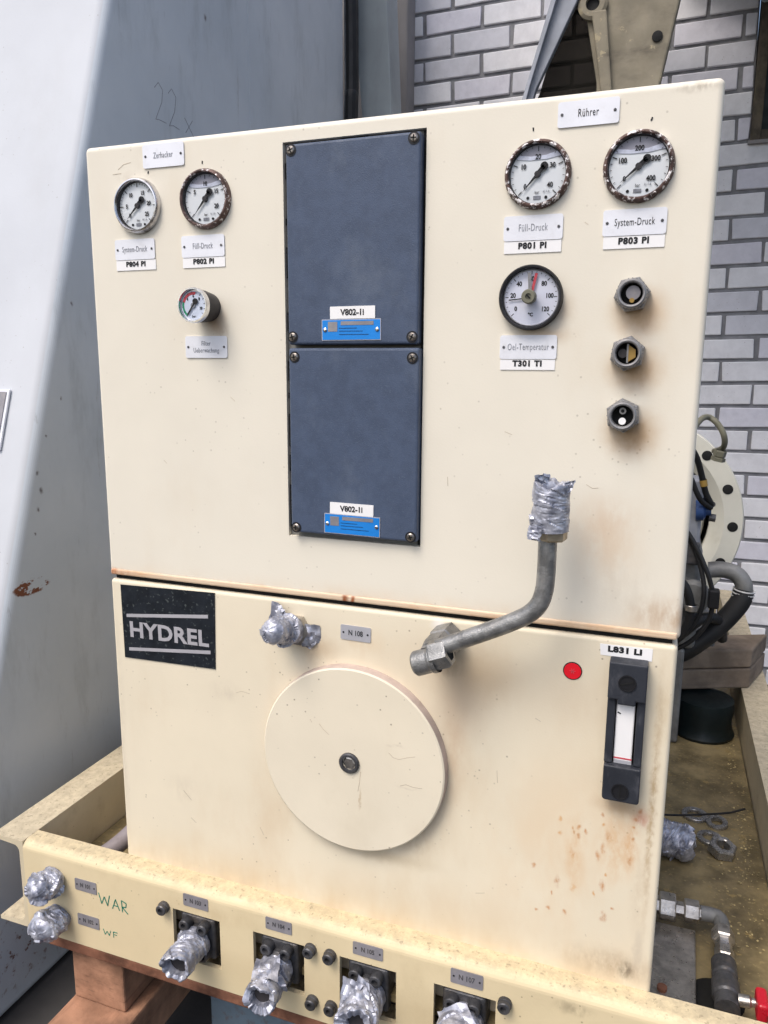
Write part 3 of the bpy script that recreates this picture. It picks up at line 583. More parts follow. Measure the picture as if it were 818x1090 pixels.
for pl in ([(.3605, .2040), (.3590, .1900), (.3570, .1780)], [(.3955, .2350), (.4010, .2300), (.4080, .2290), (.4180, .2330), (.4280, .2360)], [(.4100, .1960), (.4170, .1990), (.4260, .1975), (.4370, .1980)], [(.3070, .2560), (.3120, .2500), (.3200, .2440)], [(.2950, .2600), (.2975, .2560)]):
    q.stroke(pl, -.01425, .0006, M['scratch'], .0001)
cover = q.build('round_cover', t)
q = MB(); q.lathe((.3462, -.0142, .2130), (0, -1, 0), [(.0128, 0), (.0128, .0024), (.0112, .0036), (.0086, .0036), (.0084, .0008)], M['darksteel'], 32)
q.lathe((.3462, -.0142, .2130), (0, -1, 0), [(.0084, .0007), (.0062, .0016), (0, .0016)], M['steel'], 6, False); q.build('hub_plug', cover)
q = MB(); q.prism([(.0172, .3944), (.1594, .3983), (.1568, .2978), (.0180, .2947)], 'y', -.0012, -.0001, M['logoplate'])
q.prism([(.0245, .3555), (.1490, .3688), (.1490, .3642), (.0245, .3512)], 'y', -.0016, -.0013, M['logoink'])
q.prism([(.0258, .3095), (.1508, .3218), (.1508, .3172), (.0258, .3052)], 'y', -.0016, -.0013, M['logoink'])
q.text('HYDREL', .0880, .3350, -.0016, .0290, M['logoink'], .0009, sx=1.10, rot=.8, space=1.04); q.build('logo_plate', t)
nplate(.3295, .3675, .3608, .3788, 0, 'N 108', M['midplate'], t, tilt=-.5)
# taped stub
q = MB(); q.lathe((.272, 0, .366), (0, -1, 0), [(.019, 0), (.019, .010), (.013, .012), (.013, .02)], M['steel'], 6); stub = q.build('pipe_stub', t)
q = MB(); q.tape((.270, -.006, .366), (.2655, -.047, .3775), .0165, .0150, 21.7, amp=.26, mouth=.1)
q.ear([(.2400, -.006, .3560), (.2600, -.020, .3720), (.2640, -.012, .3920), (.2430, -.003, .4000)], 2.4)
q.ear([(.2440, -.005, .3900), (.2520, -.012, .3980), (.2660, -.018, .3850), (.2560, -.016, .3740)], 5.4)
q.ear([(.2760, -.012, .3760), (.3040, -.004, .3740), (.3050, -.002, .3520), (.2800, -.010, .3480)], 8.1)
q.ear([(.2660, -.008, .3520), (.2820, -.012, .3640), (.2990, -.003, .3520), (.2900, -.002, .3420)], 9.3)
q.ear([(.2500, -.020, .3640), (.2640, -.044, .3800), (.2680, -.040, .3560), (.2560, -.020, .3500)], 12.3)
q.build('tape_wrap', stub)
# elbow, nut and bent pipe
Yp = -.055
q = MB(); q.lathe((.4610, 0, .3800), (-.10, -1, -.08), [(.0185, 0), (.0185, .020), (.0170, .022), (.0165, .040), (.0130, .056)], M['pipe'], 6, False, .35)
q.tube([(.456, -.030, .3765), (.456, -.050, .3765)], .0138, M['pipe'], 20, 1)
q.lathe((.4385, Yp, .3655), (.926, 0, .377), [(0, 0), (.0118, 0), (.0135, .002), (.0135, .018), (.0150, .021), (.0150, .026)], M['pipe'], 24)
elbow = q.build('elbow_fitting', t)
PIPE = [(.4640, Yp, .3870), (.4758, Yp, .3926), (.5163, Yp, .4122), (.5400, Yp, .4245), (.5560, Yp, .4345), (.5660, Yp, .4460), (.5703, Yp, .4600), (.5716, Yp, .4780), (.5717, Yp, .5020), (.5715, Yp, .530)]
q = MB(); q.lathe((.4575, Yp, .3772), (.926, 0, .377), [(.010, 0), (.0156, .0), (.0166, .002), (.0166, .017), (.0150, .020), (.0102, .0205)], M['pipe'], 6, False, .5); q.build('union_nut', elbow)
q = MB(); q.tube(PIPE, .0091, M['pipe'], 24, 8); pipe = q.build('bent_pipe', t)
q = MB(); q.lathe((.5757, Yp, .5120), (0, 0, 1), [(.0100, 0), (.0135, 0), (.0148, .0015), (.0148, .014), (.010, .015)], M['brass'], 6, False, .35); q.build('union_nut', pipe)
q = MB(); q.tape((.5730, Yp, .5215), (.5725, Yp - .001, .5650), .0178, .0172, 33.1, amp=.14, mouth=.55)
q.ear([(.5560, Yp - .012, .5270), (.5560, Yp - .016, .5140), (.5680, Yp - .017, .5130), (.5700, Yp - .018, .5260)], 7.7)
q.ear([(.5570, Yp, .5640), (.5580, Yp - .006, .5720), (.5700, Yp + .010, .5735), (.5700, Yp + .010, .5600)], 3.7)
q.ear([(.5820, Yp - .010, .5580), (.5885, Yp - .004, .5560), (.5930, Yp, .5715), (.5840, Yp - .006, .5690)], 4.4)
q.build('tape_wrap', pipe)
# red sticker, tag strip, level gauge
q = MB(); q.disc(.5967, .3600, -.0004, .0100, M['ink'], 36); q.disc(.5967, .3600, -.0009, .0089, M['red'], 36)
for a in range(0, 360, 60): q.stroke([(.5967, .3600), (.5967 + .003 * math.cos(R(a)), .3600 + .003 * math.sin(R(a)))], -.0012, .0006, M['redink'])
q.build('red_sticker', t)
q = MB(); q.prism([(.6229, .3942), (.6750, .3950), (.6748, .3815), (.6240, .3822)], 'y', -.0006, -.0001, M['white']); q.text('L831 LI', .6480, .3895, -.0008, .0082, M['ink'], .0005, sx=1.25, space=1.1); q.build('tag_strip', t)
q = MB()
q.prism([(.6345, .383), (.6720, .383), (.6720, .343), (.6625, .343), (.6625, .338), (.6440, .338), (.6440, .343), (.6345, .343)], 'y', -.020, -.001, M['levelbody'], .0018, 3)
q.prism([(.6350, .270), (.6722, .270), (.6722, .2325), (.6705, .2305), (.6370, .2305), (.6350, .2330)], 'y', -.020, -.001, M['levelbody'], .0018, 3)
q.box(.6347, .6428, -.0150, -.001, .2705, .3425, M['levelbody'], .0012); q.box(.6640, .6720, -.0150, -.001, .2705, .3425, M['levelbody'], .0012)
q.box(.6428, .6640, -.004, -.0012, .268, .342, M['void'])
lg = q.build('level_gauge', t)
q = MB(); q.box(.6438, .6622, -.0110, -.0045, .2640, .3375, M['white'], .0015); q.box(.6440, .6620, -.0114, -.0111, .2750, .2766, M['redink']); q.box(.6440, .6620, -.0114, -.0111, .2640, .2738, M['midplate'])
q.box(.6440, .6444, -.0114, -.0111, .264, .3375, M['midplate']); q.stroke([(.6452, .3265), (.6485, .3250)], -.0113, .0012, M['ink']); q.build('sight_glass', lg)
for z, a in ((.3622, 20), (.2428, 90)):
    q = MB(); q.lathe((.6530, -.0195, z), (0, -1, 0), [(.0088, 0), (.0088, .0016), (.0076, .0016), (.0074, .0006), (0, .0006)], M['black'], 30)
    q.stroke([(.6530 - .0068 * math.cos(R(a)), z - .0068 * math.sin(R(a))), (.6530 + .0068 * math.cos(R(a)), z + .0068 * math.sin(R(a)))], -.0205, .0016, M['void']); q.build('slotted_screw', lg)
# side fitting of the tank
q = MB(); q.lathe((.6985, .225, -.052), (1, .05, 0), [(.012, 0), (.012, .010), (.0170, .0105), (.0180, .012), (.0180, .030), (.0170, .0315), (.0095, .032), (.0095, .042), (.0140, .0425), (.0150, .044), (.0150, .060), (.0140, .0615), (.009, .062), (.009, .066)], M['steel'], 6, False, .5); fit = q.build('hex_fitting', t)
q = MB(); q.tube([(.762, .228, -.052), (.776, .229, -.052), (.7855, .2255, -.052), (.7885, .214, -.053), (.7885, .190, -.054)], .0098, M['cast'], 20, 6)
q.lathe((.7885, .203, -.053), (-.01, -1, -.03), [(.010, 0), (.0135, .001), (.0143, .003), (.0143, .018), (.0125, .020), (.0100, .021), (.0106, .023), (.0098, .025), (.0106, .027), (.0098, .029), (.0104, .031), (.0098, .033), (.0118, .035), (.0118, .050), (.010, .052), (.009, .060)], M['steel'], 6, False)
q.build('elbow_pipe', t, 'grey elbow and hose tail beside the tank')
q = MB(); q.lathe((.7865, .148, -.055), (-.01, -1, -.0), [(.0, 0), (.0120, 0), (.0150, .004), (.0150, .026), (.0132, .029), (.0132, .034), (.0160, .038), (.0160, .060), (.0140, .063), (.0140, .080), (0, .080)], M['darksteel'], 28); valve = q.build('ball_valve', t)
q = MB(); q.lathe((.798, .083, -.050), (1, 0, .1), [(.007, 0), (.007, .012), (.005, .014), (.005, .018)], M['steel'], 16)
q.box(.8160, .8285, .066, .098, -.060, -.036, M['redhandle'], .004, 3)
q.prism([(.824, .080), (.826, .066), (.868, .050), (.870, .060), (.835, .078)], 'z', -.049, -.043, M['redhandle'], .002); q.build('lever_handle', valve)
# silver tape cap low on the tank side
q = MB(); q.tape((.7000, .400, -.052), (.742, .396, -.058), .026, .025, 43.0, amp=.28, mouth=.2); q.build('tape_wrap', t, 'crumpled silver tape over a port in the tank side')

# ------------------------------------------------------------------ control cabinet
t = thing('control_cabinet', 'cream painted control cabinet with gauges and two blue box lids standing on the oil tank', 'control cabinet', (.35, .18, .4053))
mb = MB(); mb.box(0, .70, .0, .36, .4062, .9294, M['cream'], .0065, 9); mb.cut([(.2635, .4255, -.02, .05, .480, .9120)])
for pl in ([(.048, .9010), (.056, .9060), (.066, .9075)], [(.040, .8960), (.052, .8965)], [(.515, .6105), (.523, .6075)], [(.190, .6400), (.196, .6350)], [(.455, .5600), (.4555, .5500)], [(.585, .8130), (.5885, .8105)], [(.093, .5610), (.0975, .5570)], [(.60, .5600), (.606, .5565), (.612, .5570)]):
    mb.stroke(pl, -.0001, .0006, M['scuff'], .0001)
mb.build('body', t)
MB().box(.003, .697, -.0016, .006, .4072, .4148, M['lip'], .0022, 3).build('lower_lip', t, 'rust stained lower lip')
MB().box(.006, .693, .006, .34, .3990, .4066, M['void']).build('gap_filler', t)  # black filler set back in the gap between cabinet and tank
# dark slots and grey liner round the lids
q = MB(); q.box(.2640, .4250, .006, .045, .4805, .9115, M['liner'])
for (z0, z1) in ((.876, .892), (.828, .835), (.772, .805), (.715, .735), (.660, .682), (.640, .646), (.585, .622), (.556, .575), (.49, .54)): q.box(.2637, .2700, .0045, .0058, z0, z1, M['void'])
q.box(.33, .36, .0045, .0058, .909, .9114, M['void']); q.box(.421, .4249, .0045, .0058, .481, .911, M['void'])
q.build('recess_liner', t)
def lid(z0, z1, x1, lab, strip, plate, sc, sagz):
    q = MB(); q.box(.2712, x1, -.0090, .0055, z0, z1, M['lid'], .0028, 3); L = q.build('box_lid', t, lab)
    for (x, z) in sc:
        q = MB(); q.lathe((x, -.0091, z), (0, -1, 0), [(.0062, 0), (.0062, .0004), (.0048, .0004)], M['black'], 28)
        q.lathe((x, -.0088, z), (0, -1, 0), [(.0044, 0), (.0044, .0012), (.0032, .0022), (0, .0026)], M['screw'], 24)
        a = random.uniform(0, 90)
        for aa in (a, a + 90): q.stroke([(x - .0030 * math.cos(R(aa)), z - .0030 * math.sin(R(aa))), (x + .0030 * math.cos(R(aa)), z + .0030 * math.sin(R(aa)))], -.0116, .0011, M['void'])
        q.build('screw', L)
    x0, x1_, a0, a1, tl = strip
    q = MB(); q.rplate(x0, x1_, a0, a1, -.0100, -.0092, M['white'], .0006, tilt=tl); q.text('V802-1i', (x0 + x1_) / 2, (a0 + a1) / 2, -.0102, .0088, M['ink'], .00025, sx=.98); q.build('tag_strip', L)
    x0, x1_, a0, a1 = plate
    q = MB(); q.rplate(x0, x1_, a0, a1, -.0098, -.0091, M['midplate'], .0005, tilt=tl); q.rplate(x0 + .0008, x1_ - .0008, a0 + .0008, a1 - .0008, -.0101, -.0097, M['blueplate'], .0005, tilt=tl)
    w = x1_ - x0; h = a1 - a0
    q.box(x0 + w * .33, x1_ - w * .12, -.0104, -.0101, a1 - h * .28, a1 - h * .10, M['dullplate']); q.box(x0 + w * .11, x0 + w * .27, -.0104, -.0101, a1 - h * .58, a1 - h * .12, M['dullplate'])
    for k, f in ((0, .42), (1, .56), (2, .72)): q.stroke([(x0 + w * .30, a1 - h * f), (x0 + w * (.6 + .1 * k), a1 - h * f)], -.0103, .0004, M['ink'], .0001)
    for fx in (.06, .94): q.lathe((x0 + w * fx, -.0100, (a0 + a1) / 2), (0, -1, 0), [(.0022, 0), (.0022, .0008), (.0010, .0015), (0, .0015)], M['chrome'], 14)
    q.build('type_plate', L)
random.seed(8)
lid(.6992, .9072, .4222, 'upper blue box lid', (.3225, .3745, .7262, .7392, .3), (.3125, .3812, .7035, .7258), ((.2778, .9008), (.4150, .9008), (.2770, .7075), (.4158, .7066)), 0)
lid(.4865, .6955, .4240, 'lower blue box lid', (.3210, .3735, .5118, .5250, -.6), (.3138, .3815, .4890, .5118), ((.2788, .6858), (.4165, .6850), (.2780, .4925), (.4170, .4922)), 0)
# engraved plates and tag strips
def eplate(x0, x1, z0, z1, lines, size, tag_=None, tm='softink', sx=.60):
    q = MB(); q.rplate(x0, x1, z0, z1, -.0014, -.0003, M['plate'], .0025); cx, cz = (x0 + x1) / 2, (z0 + z1) / 2
    for k, ln in enumerate(lines): q.text(ln, cx, cz + (len(lines) - 1) * size * .5 - k * size * 1.0, -.0016, size, M[tm], .0, sx=sx, space=1.12)
    for s_ in (-1, 1): q.lathe((cx + s_ * (x1 - x0) * .43, -.0013, cz), (0, -1, 0), [(.0014, 0), (.0014, .0006), (0, .0009)], M['darksteel'], 12)
    p = q.build('name_plate', t)
    if tag_:
        txt, a0, a1, b0, b1 = tag_
        q = MB(); q.rplate(a0, a1, b0, b1, -.0009, -.0002, M['white'], .0008); q.text(txt, (a0 + a1) / 2, (b0 + b1) / 2 + .001, -.0011, .0078, M['ink'], .0004, sx=1.05, space=1.12); q.build('tag_strip', t)
eplate(.0840, .1396, .8988, .9243, ['Zerhacker'], .0092)
eplate(.5552, .6112, .8988, .9214, ['Rührer'], .0100, tm='ink')
eplate(.0383, .0945, .7990, .8222, ['System-Druck'], .0092, ('P804 PI', .0388, .0950, .7870, .7986))
eplate(.1317, .1885, .7982, .8222, ['Füll-Druck'], .0092, ('P802 PI', .1325, .1885, .7868, .7978))
eplate(.1318, .1882, .6848, .7098, ['Filter', 'Ueberwachung'], .0078, sx=.66)
eplate(.5072, .5648, .7985, .8220, ['Füll-Druck'], .0098, ('P801 PI', .5080, .5640, .7868, .7981))
eplate(.6020, .6592, .7985, .8222, ['System-Druck'], .0094, ('P803 PI', .6032, .6585, .7870, .7981), tm='ink')
eplate(.5073, .5643, .6842, .7078, ['Oel-Temperatur'], .0092, ('T301 TI', .5080, .5632, .6735, .6838), sx=.60)
def ring_text(q, cx, cz, y, r, items, size, m):
    for txt, a in items: q.text(txt, cx + r * math.cos(R(a)), cz + r * math.sin(R(a)), y, size, m, .0002, sx=.85)
def gauge(cx, cz, r, bez, items, minor, needle_a, air, lab, marks=True):
    q = MB(); q.lathe((cx, 0, cz), (0, -1, 0), [(r, 0), (r * .995, .0030), (r * .97, .0058), (r * .935, .0076), (r * .895, .0078), (r * .865, .0068), (r * .85, .0055)], bez, 72)
    q.lathe((cx, 0, cz), (0, -1, 0), [(r * .85, .0058), (r * .845, .0003), (0, .0001)], M['gaugebody'], 72)
    g = q.build('pressure_gauge', t, lab)
    ri = r * .825; yd = -.0008
    q = MB(); q.disc(cx, cz, yd, ri, M['dial'], 64)
    if air is not None:                       # glycerine level: air gap above the liquid line
        seg = []; a0 = math.asin(air)
        for k in range(25): a = a0 + (math.pi - 2 * a0) * k / 24; seg.append((cx + ri * math.cos(a), cz + ri * math.sin(a)))
        q.prism(seg, 'y', yd - .0004, yd, M['dialdark'])
        h = ri * air; w1 = ri * math.cos(a0) * .99; w2 = ri * math.cos(math.asin(air + .17)) * .99
        q.prism([(cx - w1, cz + h), (cx - w2, cz + h + ri * .13), (cx - w2 * .4, cz + h + ri * .07), (cx + w2 * .4, cz + h + ri * .09), (cx + w2, cz + h + ri * .2), (cx + w1, cz + h + ri * .04), (cx + w1 * .4, cz + h - ri * .05), (cx - w1 * .4, cz + h - ri * .06)], 'y', yd - .0008, yd - .0005, M['fluid'])
    for k in range(minor + 1):
        a = 225 - 270 * k / minor; big = k % (minor // 4 if minor % 4 == 0 else 5) == 0
        r1_, r0_ = ri * .97, ri * (.80 if big else .90)
        q.stroke([(cx + r0_ * math.cos(R(a)), cz + r0_ * math.sin(R(a))), (cx + r1_ * math.cos(R(a)), cz + r1_ * math.sin(R(a)))], yd - .0009, .0008 if big else .0004, M['ink'], .0001)
    ring_text(q, cx, cz, yd - .0010, ri * .60, items, r * .20, M['ink'])
    q.text('bar', cx, cz - ri * .62, yd - .0010, r * .12, M['ink'], sx=.9); q.text('kl 1.6', cx + ri * .34, cz - ri * .6, yd - .0010, r * .09, M['softink']); q.box(cx - r * .11, cx + r * .11, yd - .0008, yd, cz - ri * .86, cz - ri * .74, M['softink'])
    for s_ in (-1, 1): q.disc(cx + s_ * r * .27, cz - ri * .80, yd - .0008, r * .045, M['ink'], 14)
    q.build('dial', g)
    q = MB(); d = Vector((math.cos(R(needle_a)), math.sin(R(needle_a)))); pn = Vector((-d.y, d.x)); c = Vector((cx, cz))
    q.prism([tuple(c + d * ri * .80), tuple(c + pn * r * .045), tuple(c - d * ri * .30 + pn * r * .03), tuple(c - d * ri * .30 - pn * r * .03), tuple(c - pn * r * .045)], 'y', yd - .0026, yd - .0020, M['ink'])
    e = c - d * ri * .36; q.disc(e.x, e.y, yd - .0030, r * .115, M['ink'], 20, .0010); e = c - d * ri * .22; q.stroke([tuple(c), tuple(c - d * ri * .36)], yd - .0025, r * .13, M['ink'], .0005)
    q.lathe((cx, yd, cz), (0, -1, 0), [(r * .09, 0), (r * .09, .0034), (0, .0036)], M['gaugebody'], 20); q.build('needle', g)
    q = MB(); q.lathe((cx, -.0060, cz), (0, -1, 0), [(r * .855, 0), (0, .0004)], M['glass'], 64); q.build('glass', g)
    return g
gauge(.0742, .8588, .0313, M['darkchrome'], [('0', 222), ('5', 180), ('10', 128), ('15', 62), ('20', 8), ('25', -38)], 30, 224, None, 'gauge with a stained chrome rim, far left')
gauge(.1662, .8605, .0325, M['rustchrome2'], [('5', 150), ('10', 90), ('15', 28), ('20', -30)], 20, 229, .52, 'gauge with browned rim')
gauge(.5385, .8590, .0320, M['rustchrome'], [('0', 222), ('10', 152), ('20', 90), ('30', 28), ('40', -40)], 20, 228, .56, 'rusty rimmed gauge reading to 40')
gauge(.6312, .8590, .0320, M['rustchrome'], [('0', 220), ('100', 158), ('200', 90), ('300', 22), ('400', -44)], 20, 221, .50, 'rusty rimmed gauge reading to 400')
# small dark ticks scratched above the gauges
for x, z, a in ((.0895, .8935, 80), (.1625, .8985, 85), (.5325, .8990, 95), (.6395, .8980, 70)): q = MB(); q.stroke([(x, z), (x + .003 * math.cos(R(a)), z + .003 * math.sin(R(a)))], -.0003, .0013, M['ink']); q.build('ink_tick', t)
# temperature gauge
cx, cz, r = .5372, .7437, .0312
q = MB(); q.lathe((cx, 0, cz), (0, -1, 0), [(r, 0), (r, .0085), (r * .97, .0105), (r * .93, .0105), (r * .90, .008), (r * .885, .004), (r * .88, .0005), (0, .0003)], M['black'], 72); g = q.build('temperature_gauge', t)
q = MB(); q.lathe((cx, -.0026, cz), (0, -1, 0), [(r * .885, 0), (r * .86, .0010), (r * .83, .0002)], M['midplate'], 64); q.disc(cx, cz, -.0030, r * .84, M['diallilac'], 64)
ring_text(q, cx, cz, -.0033, r * .58, [('0', 215), ('20', 172), ('40', 132), ('60', 90), ('80', 47), ('100', 5), ('120', -38)], r * .20, M['ink'])
q.text('°C', cx, cz - r * .52, -.0033, r * .15, M['ink'], .0002)
for k in range(25):
    a = 222 - 264 * k / 24; big = k % 4 == 0; q.stroke([(cx + r * (.72 if big else .77) * math.cos(R(a)), cz + r * (.72 if big else .77) * math.sin(R(a))), (cx + r * .82 * math.cos(R(a)), cz + r * .82 * math.sin(R(a)))], -.0032, .0007 if big else .0004, M['ink'], .0001)
q.build('dial', g)
q = MB(); q.stroke([(cx, cz), (cx + r * .16, cz + r * .74)], -.0060, .0026, M['redink']); q.build('red_pointer', g)
q = MB(); q.stroke([(cx, cz), (cx - r * .06, cz + r * .76)], -.0072, .0032, M['gland']); q.stroke([(cx, cz), (cx - r * .70, cz - r * .06)], -.0050, .0011, M['ink']); q.build('grey_pointer', g)
q = MB(); q.lathe((cx, -.003, cz), (0, -1, 0), [(.0052, 0), (.0052, .006), (.0066, .0065), (.0070, .008), (.0070, .0155), (.0060, .017), (.0030, .017), (.0028, .0155), (0, .0155)], M['olive'], 28); q.stroke([(cx - .002, cz + .002), (cx + .002, cz - .002)], -.0203, .0014, M['void']); q.build('setting_knob', g)
q = MB(); q.lathe((cx, -.0082, cz), (0, -1, 0), [(r * .90, 0), (.0058, .0003)], M['glass'], 64); q.build('glass', g)
# filter gauge on its barrel
cx, cz, r = .1636, .7423, .0195
q = MB(); q.lathe((cx + .001, 0, cz), (0, -1, 0), [(r * .82, 0), (r * .86, .006), (r * .93, .016), (r * .95, .0265)], M['gaugebody'], 56)
q.lathe((cx, 0, cz), (0, -1, 0), [(r * .95, .0255), (r, .0262), (r, .0315), (r * .97, .033), (r * .90, .033), (r * .86, .0295), (r * .85, .0285), (0, .0284)], M['chrome'], 56); g = q.build('filter_gauge', t)
q = MB(); q.disc(cx, cz, -.0290, r * .82, M['dialblue'], 48)
def arc(q, a0, a1, r0_, r1_, m, y):
    pts = [(cx + r1_ * math.cos(R(a0 + (a1 - a0) * k / 16)), cz + r1_ * math.sin(R(a0 + (a1 - a0) * k / 16))) for k in range(17)] + [(cx + r0_ * math.cos(R(a1 - (a1 - a0) * k / 16)), cz + r0_ * math.sin(R(a1 - (a1 - a0) * k / 16))) for k in range(17)]
    q.prism(pts, 'y', y - .0002, y, m)
arc(q, 78, 165, r * .60, r * .76, M['redink'], -.0291); arc(q, 165, 232, r * .64, r * .76, M['greenpaint'], -.0291)
ring_text(q, cx, cz, -.0293, r * .52, [('6', 90), ('8', 42), ('4', 140), ('10', -20)], r * .22, M['ink']); q.text('bar', cx, cz - r * .62, -.0293, r * .2, M['ink'])
for k in range(13): a = 232 - 270 * k / 12; q.stroke([(cx + r * .68 * math.cos(R(a)), cz + r * .68 * math.sin(R(a))), (cx + r * .78 * math.cos(R(a)), cz + r * .78 * math.sin(R(a)))], -.0294, .0005, M['ink'], .0001)
q.build('dial', g)
q = MB(); q.stroke([(cx + r * .2, cz + r * .28), (cx - r * .38, cz - r * .52)], -.0305, .0017, M['ink'], .0003); q.disc(cx + r * .16, cz + r * .22, -.0310, r * .17, M['ink'], 16, .0006); q.disc(cx, cz, -.0306, r * .15, M['softink'], 16); q.build('needle', g)
q = MB(); q.lathe((cx, -.0320, cz), (0, -1, 0), [(r * .87, 0), (0, .0003)], M['glass'], 48); q.build('glass', g)
# cable glands
for k, (x, z, ph) in enumerate(((.6330, .7440, .15), (.6322, .6895, .35), (.6316, .6305, .6))):
    q = MB(); q.lathe((x, 0, z), (0, -1, 0), [(.0160, 0), (.0168, .0012), (.0168, .0110), (.0158, .0128), (.0135, .0132)], M['gland'], 6, False, ph)
    q.lathe((x, 0, z), (0, -1, 0), [(.0140, .011), (.0140, .0165), (.0132, .0195), (.0118, .0208), (.0108, .0205), (.0100, .0190), (.0098, .006)], M['gland'], 44)
    q.lathe((x, 0, z), (0, -1, 0), [(.0098, .008), (0, .0079)], M['void'], 30)
    for kk in range(24): a = 2 * math.pi * kk / 24; q.lathe((x + .0141 * math.cos(a), -.0125, z + .0141 * math.sin(a)), (0, -1, 0), [(.0007, 0), (.0007, .004), (0, .0045)], M['gland'], 6)
    g = q.build('cable_gland', t)
    q = MB()
    if k == 0: q.disc(x + .0012, z + .001, -.0150, .0065, M['dullplate'], 24, .002); q.disc(x + .0004, z - .0058, -.0155, .0022, M['yellow'], 18, .002)
    if k == 1: q.prism([(x + .0012, z + .0078), (x + .0075, z + .0035), (x + .0078, z - .0035), (x + .0012, z - .0078)], 'y', -.0150, -.012, M['yellow']); q.box(x - .0004, x + .0012, -.0155, -.012, z - .0088, z + .0088, M['gland']); q.disc(x - .004, z, -.0150, .0042, M['gaugebody'], 18, .002)
    if k == 2: q.disc(x, z - .0050, -.0160, .0034, M['white'], 20, .002); q.disc(x, z + .0048, -.0160, .0032, M['gland'], 20, .002); q.disc(x, z + .0048, -.0164, .0017, M['void'], 14)
    q.build('seal_insert', g)

# ------------------------------------------------------------------ behind, to the right
t = thing('electric_motor', 'ivory flanged electric motor behind the right side of the cabinet', 'motor', (.615, 1.1, -.085))
mx, mz = .6146, .3455
q = MB(); q.lathe((mx, 1.03, mz), (0, -1, 0), [(.226, 0), (.2314, .004), (.2314, .026), (.2290, .030), (.192, .030), (.176, .020), (.164, .006), (.164, -.02)], M['ivory'], 128); q.build('flange', t)
q = MB(); q.lathe((mx - .01, 1.03, mz), (0, -1, 0), [(.165, -.03), (.160, -.012), (.148, -.004), (0, -.002)], M['ivory'], 96); q.build('end_shield', t)
q = MB(); q.lathe((mx, 1.03, mz), (0, 1, 0), [(.226, 0), (.20, .02), (.19, .05), (.19, .30), (.15, .34), (0, .35)], M['ivory'], 64); q.build('housing', t)
for x, z in ((.7613, .4940), (.8082, .4228), (.8242, .3412), (.8063, .2596)): MB().lathe((x, 1.0002, z), (0, -1, 0), [(.0108, 0), (.0108, .0008), (.0095, .0012), (0, .0010)], M['void'], 24).build('bolt_hole', t)
q = MB(); q.box(.60, .805, .93, 1.20, -.085, .105, M['cast'], .01); q.build('mounting_foot', t)
t = thing('hydraulic_pump', 'grey cast pump with a blue cap just behind the cabinet edge', 'pump', (.72, .85, -.085))
q = MB(); q.box(.56, .7585, .80, .93, .12, .335, M['cast'], .012, 3); q.lathe((.745, .80, .235), (0, -1, 0), [(.034, 0), (.034, .012), (.026, .016), (0, .016)], M['cast'], 32); q.box(.60, .752, .78, .82, .30, .345, M['darksteel'], .004); q.build('pump_body', t)
MB().box(.56, .7505, .79, .85, .335, .47, M['strut'], .006).build('control_block', t)
q = MB(); q.lathe((.738, .79, .408), (1, 0, .05), [(.020, 0), (.020, .014), (.014, .018), (.010, .019), (.010, .028), (0, .028)], M['bluecap'], 20); q.lathe((.763, .79, .396), (1, 0, -.1), [(.0075, 0), (.0075, .012), (0, .012)], M['darksteel'], 12); q.build('blue_cap', t)
q = MB(); q.box(.60, .74, .80, 1.0, -.085, .12, M['cast'], .006); q.build('pump_foot', t)
tag(MB().tube([(.700, .72, .53), (.729, .80, .575), (.748, .85, .585), (.768, .85, .572), (.7815, .85, .548), (.783, .87, .525), (.770, .92, .512)], .0058, M['olive'], 14).lathe((.7785, .86, .520), (-.2, .1, -1), [(.011, 0), (.012, .002), (.012, .012), (.010, .014), (.014, .015), (.014, .022), (0, .022)], M['olive'], 6, False).build('looped_hose'), 'olive hose looping up over the top of the motor flange', 'hose')
tag(MB().tube([(.700, .72, .56), (.728, .74, .520), (.742, .76, .482), (.752, .77, .448), (.764, .78, .425), (.768, .80, .420)], .0058, M['rubber'], 12).tube([(.700, .72, .50), (.722, .745, .478), (.735, .755, .450), (.747, .765, .430), (.765, .78, .416)], .005, M['rubber'], 12).lathe((.7455, .7600, .472), (.25, .1, -1), [(.0068, 0), (.0068, .012)], M['yellow'], 14).build('cable_pair'), 'pair of short black cables with a yellow band in front of the flange', 'cable')
tag(MB().tube([(.700, .80, .38), (.735, .78, .345), (.755, .77, .300), (.764, .76, .255), (.758, .76, .205), (.735, .76, .165), (.700, .76, .130)], .0046, M['rubber'], 12).tube([(.700, .78, .40), (.738, .77, .350), (.764, .76, .300), (.778, .76, .262), (.785, .76, .235)], .0046, M['rubber'], 12).box(.772, .792, .75, .772, .225, .262, M['black'], .003).tube([(.782, .76, .235), (.775, .76, .195), (.745, .76, .150), (.700, .76, .12)], .0046, M['rubber'], 12).build('cable_loop'), 'black cables looping down across the pump to a small clip', 'cable')
t = thing('coolant_hose', 'thick black hose with a grey elbow and bright clamps at right', 'hose', (.80, .85, .1))
MB().tube([(.775, .86, .275), (.800, .86, .278), (.826, .86, .272), (.842, .86, .252), (.844, .86, .228)], .0165, M['cast'], 20).build('elbow', t)
MB().tube([(.8435, .86, .240), (.838, .855, .215), (.812, .85, .175), (.775, .84, .135), (.730, .83, .100), (.66, .82, .07)], .0200, M['rubber'], 20).build('hose', t)
for k in range(3): MB().lathe((.8440 - .0012 * k, .86, .240 - k * .007), (.12, 0, 1), [(.0195, -.0012), (.0215, -.0012), (.0215, .0012), (.0195, .0012)], M['clamp'], 32).build('clamp', t)
ty = R(27)
tag(MB().tube([(.690, .76, .12), (.735, .78, .165), (.770, .80, .19), (.800, .84, .175), (.815, .90, .12)], .011, M['rubber'], 16).build('lower_hose'), 'short black hose arching just above the grey timbers', 'hose')
